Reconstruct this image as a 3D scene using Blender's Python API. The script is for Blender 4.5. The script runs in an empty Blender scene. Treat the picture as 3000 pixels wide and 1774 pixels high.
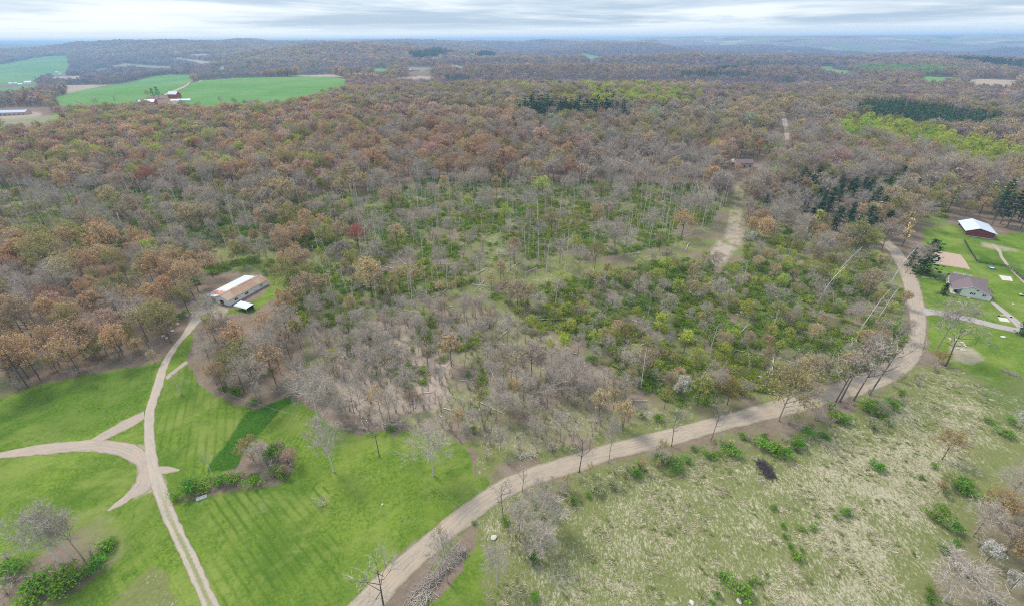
import bpy, math, random
import numpy as np

rnd = random.Random(7)
RNG = np.random.default_rng(7)
sc = bpy.context.scene
COL = sc.collection

# ------------------------------------------------------------------ camera
FPX, H = 1360.0, 115.0                      # focal length in pixels of the 3000 px photograph; flying height
PITCH, ROLL = math.radians(29.58), math.radians(0.42)
FWD = np.array([0, math.cos(PITCH), -math.sin(PITCH)])
UP0 = np.array([0, math.sin(PITCH), math.cos(PITCH)])
RT0 = np.array([1.0, 0, 0])
RT = RT0 * math.cos(ROLL) - UP0 * math.sin(ROLL)
UPV = UP0 * math.cos(ROLL) + RT0 * math.sin(ROLL)
CAM = np.array([0, 0, H])
cd = bpy.data.cameras.new('camera')
cam = bpy.data.objects.new('camera', cd)
COL.objects.link(cam)
from mathutils import Matrix, Vector
cam.matrix_world = Matrix(((RT[0], UPV[0], -FWD[0], 0), (RT[1], UPV[1], -FWD[1], 0), (RT[2], UPV[2], -FWD[2], H), (0, 0, 0, 1)))
cd.sensor_width = 36.0
cd.sensor_fit = 'HORIZONTAL'
cd.lens = 36.0 * FPX / 3000.0
cd.clip_start = 1.0
cd.clip_end = 120000
sc.camera = cam

# ------------------------------------------------------------------ sky, sun, exposure
SUN_EL, SUN_AZ = math.radians(52), math.radians(-50)     # azimuth from +Y towards +X
sc.view_settings.view_transform = 'Standard'
sc.view_settings.look = 'None'
sc.view_settings.exposure = 1.36
sc.view_settings.gamma = 1.0
sc.view_settings.use_curve_mapping = False
world = bpy.data.worlds.new('World')
sc.world = world
world.use_nodes = True


def sky_nodes():
    nt = world.node_tree
    nt.nodes.clear()
    N, L = nt.nodes.new, nt.links.new
    out = N('ShaderNodeOutputWorld')
    bg = N('ShaderNodeBackground')
    bg.inputs['Strength'].default_value = 0.1
    L(bg.outputs[0], out.inputs[0])
    sky = N('ShaderNodeTexSky')
    sky.sky_type = 'NISHITA'
    sky.sun_disc = False
    sky.sun_elevation = SUN_EL
    sky.sun_rotation = SUN_AZ
    sky.altitude = 300
    sky.air_density = 1.0
    sky.dust_density = 1.0
    tc = N('ShaderNodeTexCoord')
    sep = N('ShaderNodeSeparateXYZ')
    L(tc.outputs['Generated'], sep.inputs[0])
    zc = N('ShaderNodeMath'); zc.operation = 'MAXIMUM'; L(sep.outputs[2], zc.inputs[0]); zc.inputs[1].default_value = 0.0
    za = N('ShaderNodeMath'); za.operation = 'ADD'; L(zc.outputs[0], za.inputs[0]); za.inputs[1].default_value = 0.03
    dx = N('ShaderNodeMath'); dx.operation = 'DIVIDE'; L(sep.outputs[0], dx.inputs[0]); L(za.outputs[0], dx.inputs[1])
    dy = N('ShaderNodeMath'); dy.operation = 'DIVIDE'; L(sep.outputs[1], dy.inputs[0]); L(za.outputs[0], dy.inputs[1])
    cmb = N('ShaderNodeCombineXYZ'); L(dx.outputs[0], cmb.inputs[0]); L(dy.outputs[0], cmb.inputs[1])

    def noise(scale, detail, rough, off, sx=1.0):
        mp = N('ShaderNodeMapping'); L(cmb.outputs[0], mp.inputs[0])
        mp.inputs['Location'].default_value = off
        mp.inputs['Scale'].default_value = (scale * sx, scale, 1)
        mp.inputs['Rotation'].default_value = (0, 0, 0.12)
        n = N('ShaderNodeTexNoise'); n.inputs['Scale'].default_value = 1.0
        n.inputs['Detail'].default_value = detail; n.inputs['Roughness'].default_value = rough
        n.inputs['Distortion'].default_value = 0.35
        L(mp.outputs[0], n.inputs['Vector'])
        return n.outputs[0]

    def ramp(v, a, b):
        m = N('ShaderNodeMapRange'); m.interpolation_type = 'SMOOTHSTEP'
        L(v, m.inputs[0]); m.inputs[1].default_value = a; m.inputs[2].default_value = b
        return m.outputs[0]

    def mix(f, a, b):
        m = N('ShaderNodeMix'); m.data_type = 'RGBA'
        if isinstance(f, float): m.inputs[0].default_value = f
        else: L(f, m.inputs[0])
        for v, i in ((a, 6), (b, 7)):
            if isinstance(v, tuple): m.inputs[i].default_value = (*v, 1)
            else: L(v, m.inputs[i])
        return m.outputs[2]
    bands = noise(0.13, 6, 0.60, (3.1, 1.4, 0), 0.95)
    veil = noise(0.30, 6, 0.62, (9.7, 4.2, 2.0), 0.9)
    cloud = mix(ramp(bands, 0.38, 0.60), (1.70, 2.20, 2.80), (3.75, 4.0, 4.2))
    cloud = mix(ramp(veil, 0.50, 0.74), cloud, (2.45, 2.95, 3.45))
    cover = ramp(sep.outputs[2], 0.004, 0.028)            # thin air under the cloud deck near the horizon
    low = mix(0.72, sky.outputs[0], (2.5, 3.2, 3.9))
    full = mix(0.93, sky.outputs[0], cloud)
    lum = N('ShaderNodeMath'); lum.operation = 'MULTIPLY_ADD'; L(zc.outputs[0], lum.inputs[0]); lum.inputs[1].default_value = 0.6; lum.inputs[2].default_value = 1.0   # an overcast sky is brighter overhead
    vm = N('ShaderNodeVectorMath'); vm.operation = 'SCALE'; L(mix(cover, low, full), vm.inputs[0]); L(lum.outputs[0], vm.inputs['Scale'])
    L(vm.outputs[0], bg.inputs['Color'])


sky_nodes()
sl = bpy.data.lights.new('sun', 'SUN')
sl.energy = 1.5
sl.angle = math.radians(16)
sl.color = (1.0, 0.93, 0.83)
sun = bpy.data.objects.new('sun', sl)
COL.objects.link(sun)
sd = Vector((math.cos(SUN_EL) * math.sin(SUN_AZ), math.cos(SUN_EL) * math.cos(SUN_AZ), math.sin(SUN_EL)))
sun.rotation_euler = sd.to_track_quat('Z', 'Y').to_euler()
cy = sc.cycles
cy.max_bounces = 5; cy.diffuse_bounces = 3; cy.glossy_bounces = 1; cy.transmission_bounces = 2
cy.volume_bounces = 1; cy.transparent_max_bounces = 4
cy.caustics_reflective = False; cy.caustics_refractive = False
cy.use_adaptive_sampling = False
cy.pixel_filter_type = 'BLACKMAN_HARRIS'; cy.filter_width = 1.05
cy.use_denoising = False; cy.denoiser = 'OPENIMAGEDENOISE'; cy.denoising_input_passes = 'RGB_ALBEDO_NORMAL'; cy.denoising_prefilter = 'ACCURATE'


# ------------------------------------------------------------------ numeric helpers
def sstep(x, a, b):
    t = np.clip((x - a) / (b - a), 0, 1)
    return t * t * (3 - 2 * t)


def _hash(ix, iy, seed):
    n = (ix * 374761393 + iy * 668265263 + seed * 1442695041) & 0x7fffffff
    n = (n ^ (n >> 13)) * 1274126177 & 0x7fffffff
    n = (n ^ (n >> 16)) & 0x7fffffff
    return (n % 100003) / 100003.0


def vnoise(x, y, scale, seed=0, octaves=3):
    """value noise in 0..1"""
    x = np.asarray(x, float) / scale; y = np.asarray(y, float) / scale
    tot = np.zeros_like(x); amp, norm = 1.0, 0.0
    for o in range(octaves):
        ix = np.floor(x).astype(np.int64); iy = np.floor(y).astype(np.int64)
        fx = x - ix; fy = y - iy
        fx = fx * fx * (3 - 2 * fx); fy = fy * fy * (3 - 2 * fy)
        s = seed + o * 17
        v = (_hash(ix, iy, s) * (1 - fx) + _hash(ix + 1, iy, s) * fx) * (1 - fy) + (_hash(ix, iy + 1, s) * (1 - fx) + _hash(ix + 1, iy + 1, s) * fx) * fy
        tot += amp * v; norm += amp
        amp *= 0.5; x = x * 2.03 + 5.1; y = y * 2.03 + 1.7
    return tot / norm


GAUSS = [  # X, Y, height, sx, sy, rotation: hills that can be told apart
    (-640, 1570, 34, 470, 260, 0.10),       # the hill of the green crop fields
    (-1420, 3700, 100, 480, 520, 0.2),       # wooded knob
    (-700, 4600, 45, 600, 500, 0),
    (-2600, 4300, 42, 900, 500, 0.1),
    (-3400, 6200, 62, 1500, 700, 0),
    (-500, 7200, 60, 1600, 800, 0),
    (-2600, 8600, 70, 2600, 800, 0),
    (90, 850, 25, 470, 250, -0.05), (330, 1930, 10, 420, 170, -0.15),
    (900, 2900, 22, 900, 250, 0.05),
    (-2300, 2900, 30, 420, 200, 0.2), (-1250, 2750, 26, 330, 170, -0.2), (-2900, 5000, 62, 800, 330, 0.15), (-1500, 5600, 68, 620, 330, -0.1), (-4300, 5600, 70, 900, 380, 0), (-250, 5300, 60, 520, 300, 0.1), (650, 5700, 66, 520, 300, 0), (-600, 3500, 34, 350, 200, 0.3), (1900, 5300, 45, 700, 280, 0.1),
    (2600, 3500, 18, 900, 420, 0.0),
    (2300, 6500, 30, 1500, 800, 0),
    (5200, 9300, 98, 3000, 700, 0.02),
    (3600, 9800, 60, 500, 600, 0), (2600, 9900, 52, 450, 600, 0), (4700, 9900, 30, 700, 600, 0),
    (8500, 9800, 60, 2600, 1200, 0.0),
    (1500, 8200, 45, 900, 500, 0),
]


def hgt(x, y):
    x = np.asarray(x, float); y = np.asarray(y, float)
    r = np.hypot(x, y)
    q = x / np.maximum(y, 50.0)
    z = 0.7 * np.sin(x * 0.013 + 1) * np.sin(y * 0.011 + 0.4) * sstep(r, 150, 500) * (1 - sstep(r, 3000, 5000))
    front = sstep(y, 300, 900)
    left = 1 - sstep(q, -0.42, -0.12)
    z = z - 34 * left * front * sstep(r, 1250, 2300) * (1 - sstep(y, 3600, 5600))
    right = sstep(q, -0.30, -0.08)
    z = z - 72 * right * np.exp(-((y - 1500) / 215.0) ** 2) * (1 - sstep(q, 0.45, 0.75)) * front
    z = z - 62 * right * np.exp(-((y - 2400) / 215.0) ** 2) * (1 - sstep(q, 0.5, 0.8)) * front
    z = z - 45 * right * sstep(y, 3700, 4700) * (1 - sstep(y, 5200, 8000))
    z = z + 62 * sstep(r, 5500, 13000) - 22 * sstep(r, 2600, 4200) * (1 - sstep(r, 5500, 9000))
    for gx, gy, a, sx, sy, rot in GAUSS:
        c, s = math.cos(rot), math.sin(rot)
        u = (x - gx) * c + (y - gy) * s; v = -(x - gx) * s + (y - gy) * c
        z = z + a * np.exp(-0.5 * ((u / sx) ** 2 + (v / sy) ** 2))
    amp = 22 * sstep(r, 1600, 2600) + 46 * sstep(r, 3000, 5500)
    z = z + amp * (vnoise(x, y, 1100.0, 3, 4) * 2.8 - 1.45)
    return np.where(z > 100, 100 + 32 * np.tanh((z - 100) / 32.0), z)


def project(x, y, z):
    d = np.stack([np.asarray(x, float), np.asarray(y, float), np.asarray(z, float) - H], -1)
    w = d @ FWD
    ok = w > 1.0
    w = np.where(ok, w, 1.0)
    px = 1500 + FPX * (d @ RT) / w
    py = 887 - FPX * (d @ UPV) / w
    return np.where(ok, px, -1e6), np.where(ok, py, 1e6)


_TT = np.concatenate([np.linspace(40, 600, 600), np.geomspace(602, 20000, 900)])


def at(px, py, lift=0.0):
    """The point of the ground that the photograph shows at pixel (px, py)."""
    d = FWD + (px - 1500) / FPX * RT + (887 - py) / FPX * UPV
    p = CAM + np.outer(_TT, d)
    f = p[:, 2] - hgt(p[:, 0], p[:, 1]) - lift
    k = np.argmax(f < 0) if (f < 0).any() else len(f) - 1
    k = max(k, 1)
    t0, t1 = _TT[k - 1], _TT[k]
    a, b = f[k - 1], f[k]
    t = t0 + (t1 - t0) * (a / (a - b) if a != b else 0)
    q = CAM + d * t
    return float(q[0]), float(q[1]), float(hgt(q[0], q[1]))


def inpoly(px, py, poly):
    res = np.zeros(px.shape, bool)
    n = len(poly)
    xs = [p[0] for p in poly]; ys = [p[1] for p in poly]
    box = (px >= min(xs)) & (px <= max(xs)) & (py >= min(ys)) & (py <= max(ys))
    if not box.any():
        return res
    X, Y = px[box], py[box]
    r = np.zeros(X.shape, bool)
    j = n - 1
    for i in range(n):
        xi, yi = poly[i]; xj, yj = poly[j]
        if yi != yj:
            c = ((yi > Y) != (yj > Y)) & (X < (xj - xi) * (Y - yi) / (yj - yi) + xi)
            r ^= c
        j = i
    res[box] = r
    return res


# ------------------------------------------------------------------ object helpers
def link(o, parent=None):
    COL.objects.link(o)
    if parent is not None:
        o.parent = parent
    return o


def tag(o, label=None, cat=None, group=None, kind=None):
    if label: o['label'] = label
    if cat: o['category'] = cat
    if group: o['group'] = group
    if kind: o['kind'] = kind
    return o


def empty(name, loc, rz=0.0, label=None, cat=None, group=None):
    o = bpy.data.objects.new(name, None)
    o.empty_display_size = 0.5
    o.location = loc; o.rotation_euler = (0, 0, rz)
    link(o)
    return tag(o, label, cat, group)


def mesh_np(name, V, quads=None, tris=None, mats=(), mi=None, smooth=False, fattr=None):
    me = bpy.data.meshes.new(name)
    V = np.asarray(V, np.float32)
    loops, starts, n = [], [], 0
    if quads is not None and len(quads):
        q = np.asarray(quads, np.int32); loops.append(q.ravel()); starts.append(np.arange(len(q), dtype=np.int32) * 4); n = q.size
    if tris is not None and len(tris):
        t = np.asarray(tris, np.int32); loops.append(t.ravel()); starts.append(n + np.arange(len(t), dtype=np.int32) * 3)
    me.vertices.add(len(V)); me.vertices.foreach_set('co', V.ravel())
    if loops:
        lv = np.concatenate(loops); ls = np.concatenate(starts)
        me.loops.add(len(lv)); me.loops.foreach_set('vertex_index', lv)
        me.polygons.add(len(ls)); me.polygons.foreach_set('loop_start', ls)
        if mi is not None: me.polygons.foreach_set('material_index', np.asarray(mi, np.int32))
        if smooth: me.polygons.foreach_set('use_smooth', np.ones(len(ls), bool))
    for m in mats: me.materials.append(m)
    me.update(calc_edges=True)
    for k, (typ, dom, arr) in (fattr or {}).items():
        a = me.attributes.new(k, typ, dom)
        a.data.foreach_set('color' if 'COLOR' in typ else 'value', np.asarray(arr, np.float32).ravel())
    return me


class MB:
    """collects boxes, bars, prisms and sheets; build() links them as one mesh object"""
    def __init__(s): s.v, s.f = [], []

    def poly(s, pts):
        n = len(s.v); s.v += [tuple(p) for p in pts]; s.f.append(tuple(range(n, n + len(pts)))); return s

    def hexa(s, b, t):
        n = len(s.v); s.v += [tuple(p) for p in b] + [tuple(p) for p in t]
        k = len(b)
        s.f.append(tuple(n + i for i in reversed(range(k)))); s.f.append(tuple(n + k + i for i in range(k)))
        for i in range(k):
            j = (i + 1) % k
            s.f.append((n + i, n + j, n + k + j, n + k + i))
        return s

    def box(s, x0, x1, y0, y1, z0, z1):
        return s.hexa([(x0, y0, z0), (x1, y0, z0), (x1, y1, z0), (x0, y1, z0)], [(x0, y0, z1), (x1, y0, z1), (x1, y1, z1), (x0, y1, z1)])

    def slab(s, pts, t):
        """a thick sheet: polygon pts (its upper face, counter-clockwise from above) extruded down by t"""
        return s.hexa([(p[0], p[1], p[2] - t) for p in pts], pts)

    def bar(s, a, b, w0, w1=None, k=6):
        w1 = w0 if w1 is None else w1
        a, b = Vector(a), Vector(b); d = (b - a).normalized()
        u = d.orthogonal().normalized(); w = d.cross(u)
        A = [a + (u * math.cos(6.2832 * i / k) + w * math.sin(6.2832 * i / k)) * w0 for i in range(k)]
        B = [b + (u * math.cos(6.2832 * i / k) + w * math.sin(6.2832 * i / k)) * w1 for i in range(k)]
        return s.hexa(A, B)

    def mesh(s, name, mat):
        me = bpy.data.meshes.new(name); me.from_pydata(s.v, [], s.f); me.materials.append(mat); me.update(); return me

    def build(s, name, mat, parent=None):
        return link(bpy.data.objects.new(name, s.mesh(name, mat)), parent)


# ------------------------------------------------------------------ materials
class NT:
    def __init__(s, name):
        s.m = bpy.data.materials.new(name); s.m.use_nodes = True
        s.t = s.m.node_tree; s.t.nodes.clear()
        s.out = s.n('ShaderNodeOutputMaterial')

    def n(s, k): return s.t.nodes.new(k)
    def l(s, a, b): s.t.links.new(a, b)

    def val(s, sock, v):
        if isinstance(v, (int, float)): sock.default_value = v
        elif isinstance(v, tuple): sock.default_value = (*v, 1) if len(v) == 3 and sock.type == 'RGBA' else v
        else: s.l(v, sock)

    def coord(s, kind='Object', scale=(1, 1, 1), rot=(0, 0, 0), loc=(0, 0, 0)):
        c = s.n('ShaderNodeTexCoord'); m = s.n('ShaderNodeMapping'); s.l(c.outputs[kind], m.inputs[0])
        m.inputs['Scale'].default_value = scale; m.inputs['Rotation'].default_value = rot; m.inputs['Location'].default_value = loc
        return m.outputs[0]

    def noise(s, vec, scale, detail=3, rough=0.55, dist=0.0):
        n = s.n('ShaderNodeTexNoise'); s.l(vec, n.inputs['Vector'])
        n.inputs['Scale'].default_value = scale; n.inputs['Detail'].default_value = detail
        n.inputs['Roughness'].default_value = rough; n.inputs['Distortion'].default_value = dist
        return n.outputs[0]

    def ramp(s, v, a, b, lo=0.0, hi=1.0):
        m = s.n('ShaderNodeMapRange'); s.l(v, m.inputs[0])
        for i, x in ((1, a), (2, b), (3, lo), (4, hi)): s.val(m.inputs[i], x)
        return m.outputs[0]

    def math(s, op, a, b=0.0):
        m = s.n('ShaderNodeMath'); m.operation = op; s.val(m.inputs[0], a); s.val(m.inputs[1], b); return m.outputs[0]

    def mix(s, f, a, b, mode='MIX'):
        m = s.n('ShaderNodeMix'); m.data_type = 'RGBA'; m.blend_type = mode
        s.val(m.inputs[0], f); s.val(m.inputs[6], a); s.val(m.inputs[7], b); return m.outputs[2]

    def attr(s, name, typ='GEOMETRY'):
        a = s.n('ShaderNodeAttribute'); a.attribute_name = name; a.attribute_type = typ; return a

    def rand(s):
        return s.n('ShaderNodeObjectInfo').outputs['Random']

    def finish(s, col, rough=0.9, bump=None, bstr=0.3, bdist=0.1, spec=0.2, metal=0.0):
        b = s.n('ShaderNodeBsdfPrincipled'); s.val(b.inputs['Base Color'], col); s.val(b.inputs['Roughness'], rough)
        b.inputs['Specular IOR Level'].default_value = spec; b.inputs['Metallic'].default_value = metal
        if bump is not None:
            bn = s.n('ShaderNodeBump'); s.l(bump, bn.inputs['Height']); bn.inputs['Strength'].default_value = bstr; bn.inputs['Distance'].default_value = bdist
            s.l(bn.outputs[0], b.inputs['Normal'])
        s.l(b.outputs[0], s.out.inputs[0]); return s.m

    def diffuse(s, col, trans=0.0, bump=None, bstr=0.4, bdist=0.3):
        d = s.n('ShaderNodeBsdfDiffuse'); s.val(d.inputs['Color'], col)
        if bump is not None:
            bn = s.n('ShaderNodeBump'); s.l(bump, bn.inputs['Height']); bn.inputs['Strength'].default_value = bstr; bn.inputs['Distance'].default_value = bdist
            s.l(bn.outputs[0], d.inputs['Normal'])
        o = d.outputs[0]
        if trans:
            t = s.n('ShaderNodeBsdfTranslucent'); s.val(t.inputs['Color'], col)
            x = s.n('ShaderNodeMixShader'); x.inputs[0].default_value = trans
            s.l(o, x.inputs[1]); s.l(t.outputs[0], x.inputs[2]); o = x.outputs[0]
        s.l(o, s.out.inputs[0]); return s.m


def m_plain(name, col, rough=0.8, vary=0.15, scale=1.5, spec=0.25, metal=0.0, stain=None):
    n = NT(name); c = n.coord()
    f = n.noise(c, scale, 4, 0.6)
    a = tuple(x * (1 - vary) for x in col); b = tuple(min(1, x * (1 + vary)) for x in col)
    k = n.mix(f, a, b)
    if stain:
        g = n.ramp(n.noise(c, stain[1], 4, 0.65), stain[2], stain[2] + 0.12)
        k = n.mix(g, k, stain[0])
    return n.finish(k, rough, f, 0.15, 0.02, spec, metal)


def bark_mat(name, col):
    n = NT(name)
    f = n.noise(n.coord(scale=(3, 3, 0.6)), 1.0, 3)
    k = n.mix(f, tuple(x * 0.7 for x in col), tuple(x * 1.25 for x in col))
    k = n.mix(n.ramp(n.rand(), 0, 1, 0, 0.45), k, tuple(x * 0.62 for x in col))
    return n.diffuse(k)


def crown_mat(name, twig, trans=0.25):
    """twigs in the twig colour, buds and leaves in the tree's own tint (a property of each tree), leaf by leaf lighter or darker"""
    n = NT(name)
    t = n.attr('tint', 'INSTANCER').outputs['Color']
    bud = n.attr('bud').outputs['Fac']; vary = n.attr('vary').outputs['Fac']
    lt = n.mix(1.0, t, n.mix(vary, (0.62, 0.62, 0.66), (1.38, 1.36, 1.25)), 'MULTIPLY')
    tw = n.mix(vary, tuple(x * 0.75 for x in twig), tuple(x * 1.25 for x in twig))
    tw = n.mix(0.22, tw, t)
    return n.diffuse(n.mix(bud, tw, lt), trans)


M = {}
M['bark_grey'] = bark_mat('bark_grey', (0.34, 0.30, 0.25))
M['bark_dark'] = bark_mat('bark_dark', (0.15, 0.125, 0.10))
M['bark_pale'] = bark_mat('bark_pale', (0.62, 0.575, 0.51))
M['crown'] = crown_mat('budding_crown', (0.25, 0.20, 0.155), 0.35)
M['twigs'] = crown_mat('bare_twigs', (0.42, 0.36, 0.30), 0.0)
M['needles'] = crown_mat('needles', (0.10, 0.08, 0.06), 0.1)
M['leaves'] = crown_mat('shrub_leaves', (0.17, 0.14, 0.11), 0.3)


def ground_mat():
    """one material for every piece of the land; attributes say what grows where"""
    n = NT('land')
    P = n.coord()
    A = n.attr('cover_a'); B = n.attr('cover_b'); S = n.attr('stripe').outputs['Fac']
    sa = n.n('ShaderNodeSeparateColor'); n.l(A.outputs['Color'], sa.inputs[0]); aw = A.outputs['Alpha']
    sb = n.n('ShaderNodeSeparateColor'); n.l(B.outputs['Color'], sb.inputs[0]); bw = B.outputs['Alpha']
    n1 = n.noise(P, 0.9, 4, 0.65); n2 = n.noise(P, 0.16, 4, 0.6); n3 = n.noise(P, 0.03, 4, 0.6); n4 = n.noise(P, 2.6, 3, 0.7)
    fine = n.noise(P, 4.5, 2, 0.7)
    # forest floor
    lit = n.mix(n1, (0.105, 0.078, 0.056), (0.265, 0.205, 0.150))
    lit = n.mix(n.ramp(n2, 0.42, 0.62, 0, 0.75), lit, n.mix(n4, (0.17, 0.12, 0.09), (0.33, 0.26, 0.21)))
    lit = n.mix(n.ramp(n4, 0.50, 0.68, 0, 0.55), lit, (0.10, 0.08, 0.06))
    # far wooded hills, too far to tell the trees apart
    fa = n.noise(P, 0.035, 5, 0.75); fb = n.noise(P, 0.004, 4, 0.6); fc = n.noise(P, 0.0016, 3, 0.6)
    far = n.mix(n.ramp(fa, 0.32, 0.70), (0.085, 0.068, 0.066), (0.33, 0.265, 0.25))
    far = n.mix(n.ramp(fb, 0.46, 0.62, 0, 0.55), far, n.mix(fa, (0.060, 0.070, 0.030), (0.22, 0.23, 0.105)))
    far = n.mix(n.ramp(fc, 0.57, 0.64, 0, 0.6), far, (0.03, 0.05, 0.03))
    hedge = n.n('ShaderNodeTexVoronoi'); n.l(n.coord(scale=(1, 1.6, 1), rot=(0, 0, .4)), hedge.inputs['Vector']); hedge.inputs['Scale'].default_value = 0.0021; hedge.inputs['Randomness'].default_value = .9
    hs = n.n('ShaderNodeSeparateColor'); n.l(hedge.outputs['Color'], hs.inputs[0])
    past = n.math('MULTIPLY', n.ramp(hs.outputs[0], .60, .605), n.ramp(n.noise(P, 0.0011, 3), .42, .50))
    far = n.mix(n.math('MULTIPLY', past, n.ramp(fa, .62, .66, 1.0, 0.0)), far, n.mix(hs.outputs[1], (0.13, 0.21, 0.06), (0.36, 0.31, 0.18)))
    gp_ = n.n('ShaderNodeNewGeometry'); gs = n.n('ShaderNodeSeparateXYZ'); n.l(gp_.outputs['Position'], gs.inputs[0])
    relief_shade = n.ramp(gs.outputs[2], -45.0, 85.0)                 # relief shading put into the colour: valleys dim and bluish, heights pale
    far = n.mix(1.0, far, n.mix(relief_shade, (0.74, 0.72, 0.86), (1.30, 1.24, 1.05)), 'MULTIPLY')
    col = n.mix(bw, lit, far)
    # mown grass
    tuft = n.noise(n.coord(scale=(1, 1, 1), rot=(0, 0, 0.6)), 1.4, 5, 0.72, 0.4)
    gr = n.mix(n.ramp(tuft, 0.33, 0.67), (0.052, 0.108, 0.012), (0.190, 0.262, 0.040))
    gr = n.mix(n.ramp(n2, 0.44, 0.70, 0, 0.65), gr, (0.185, 0.250, 0.038))
    gr = n.mix(n.ramp(n3, 0.36, 0.60, 0.75, 0), gr, (0.055, 0.112, 0.015))
    gr = n.mix(n.ramp(n.noise(P, 0.055, 5, 0.7, 0.5), 0.47, 0.62, 0, 0.6), gr, (0.215, 0.250, 0.062))
    gr = n.mix(n.ramp(fine, 0.60, 0.75, 0, 0.35), gr, (0.24, 0.26, 0.10))
    gr = n.mix(n.ramp(n.noise(P, 0.075, 5, 0.7), 0.60, 0.68, 0, 0.35), gr, (0.27, 0.27, 0.14))
    st = n.math('SINE', n.math('ADD', S, n.math('MULTIPLY', n2, 2.2)))
    st = n.math('MULTIPLY', n.ramp(st, 0.1, 0.95), n.ramp(n.noise(P, 0.07, 4, 0.65), 0.38, 0.60, 0.05, 1.0))
    gr = n.mix(n.math('MULTIPLY', n.math('MULTIPLY', st, sb.outputs[2]), 0.70), gr, n.mix(n1, (0.030, 0.080, 0.007), (0.07, 0.145, 0.015)))
    col = n.mix(sa.outputs[0], col, gr)
    # rough pasture with dead grass lying in tufts
    pc = n.coord(scale=(1.15, 0.62, 1), rot=(0, 0, -0.75))
    cl = n.noise(pc, 1.35, 5, 0.66, 1.1); cl2 = n.noise(P, 0.085, 4, 0.62)
    dead = n.mix(n.noise(P, 1.9, 3), (0.30, 0.255, 0.165), (0.54, 0.485, 0.355))
    live = n.mix(n1, (0.085, 0.125, 0.030), (0.235, 0.225, 0.095))
    f = n.math('ADD', cl, n.math('MULTIPLY', n.math('SUBTRACT', cl2, 0.5), 0.42))
    thr = n.math('SUBTRACT', 0.685, n.math('MULTIPLY', sa.outputs[1], 0.245))
    k = n.ramp(n.math('SUBTRACT', f, thr), -0.06, 0.10)
    k = n.math('MULTIPLY', k, n.ramp(n4, 0.30, 0.52, 0.35, 1.0))
    dry = n.mix(k, live, dead)
    col = n.mix(n.ramp(sa.outputs[1], 0.0, 0.22), col, dry)
    # bare dirt and gravel margins
    di = n.mix(n1, (0.26, 0.20, 0.155), (0.46, 0.385, 0.315))
    col = n.mix(aw, col, di)
    # far crops
    cr = n.mix(n.noise(n.coord(scale=(0.010, 0.035, 1), rot=(0, 0, 0.3)), 1, 4), (0.070, 0.180, 0.045), (0.150, 0.275, 0.085))
    cr = n.mix(n.ramp(n.noise(P, 0.0045, 4), 0.45, 0.62, 0, 0.6), cr, (0.175, 0.275, 0.10))
    col = n.mix(sb.outputs[0], col, cr)
    tn = n.mix(n.noise(n.coord(scale=(0.02, 0.08, 1)), 1, 4), (0.26, 0.20, 0.14), (0.44, 0.36, 0.27))
    col = n.mix(sb.outputs[1], col, tn)
    # deep green growth in the uncut strip and under the wood
    dg = n.mix(n.ramp(tuft, 0.34, 0.66), (0.016, 0.062, 0.007), (0.052, 0.132, 0.017))
    col = n.mix(sa.outputs[2], col, dg)
    hb = n.mix(bw, n.math('MULTIPLY', n1, 0.12), n.math('MULTIPLY', fa, 18.0))
    d = n.n('ShaderNodeBsdfDiffuse'); n.l(col, d.inputs['Color'])
    bn = n.n('ShaderNodeBump'); bn.inputs['Strength'].default_value = 0.7; bn.inputs['Distance'].default_value = 1.0
    hh = n.math('ADD', n.math('MULTIPLY', cl, n.math('MULTIPLY', sa.outputs[1], 0.9)), n.math('MULTIPLY', tuft, 0.25))
    hh = n.math('ADD', hh, n.math('MULTIPLY', n.math('MULTIPLY', fa, bw), 16.0))
    n.l(hh, bn.inputs['Height']); n.l(bn.outputs[0], d.inputs['Normal'])
    n.l(d.outputs[0], n.out.inputs[0])
    return n.m


def road_mat(name, base, rut=0.5, grassy=0.0):
    """gravel with wheel tracks along the road; 'across' runs from -1 to 1 over its width, 'along' in metres"""
    n = NT(name); P = n.coord()
    ac = n.attr('across').outputs['Fac']; al = n.attr('along').outputs['Fac']
    cv = n.n('ShaderNodeCombineXYZ'); n.l(ac, cv.inputs[0]); n.l(n.math('MULTIPLY', al, 0.02), cv.inputs[1])
    tr = n.noise(cv.outputs[0], 7.0, 4, 0.6, 0.2)
    n1 = n.noise(P, 1.6, 4, 0.7); n2 = n.noise(P, 0.22, 4, 0.6); n3 = n.noise(P, 6.0, 2)
    lo = tuple(x * 0.70 for x in base); hi = tuple(min(1, x * 1.22) for x in base)
    c = n.mix(n1, lo, hi)
    c = n.mix(n.ramp(tr, 0.42, 0.62, 0, rut), c, tuple(x * 0.68 for x in base))
    c = n.mix(n.ramp(n2, 0.40, 0.70, 0, 0.5), c, (base[0] * 1.12, base[1] * 1.02, base[2] * 0.88))
    c = n.mix(n.ramp(n3, 0.62, 0.75, 0, 0.4), c, tuple(x * 0.6 for x in base))
    aa = n.math('ABSOLUTE', ac)
    ed = n.ramp(n.math('ADD', aa, n.math('MULTIPLY', n.math('SUBTRACT', n1, 0.5), 0.55)), 0.80, 1.02)
    c = n.mix(ed, c, n.mix(n1, (0.10, 0.10, 0.045), (0.24, 0.20, 0.13)))
    if grassy:
        mid = n.ramp(n.math('ADD', aa, n.math('MULTIPLY', n.math('SUBTRACT', n1, 0.5), 0.6)), 0.16, 0.44, grassy, 0.0)
        # the grass crown grows only along the lower part of the lane
        mid = n.math('MULTIPLY', mid, n.ramp(al, 34.0, 62.0, 1.0, 0.05))
        c = n.mix(mid, c, n.mix(n1, (0.13, 0.155, 0.05), (0.27, 0.27, 0.13)))
    return n.finish(c, 0.95, n1, 0.35, 0.05, 0.1)


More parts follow.
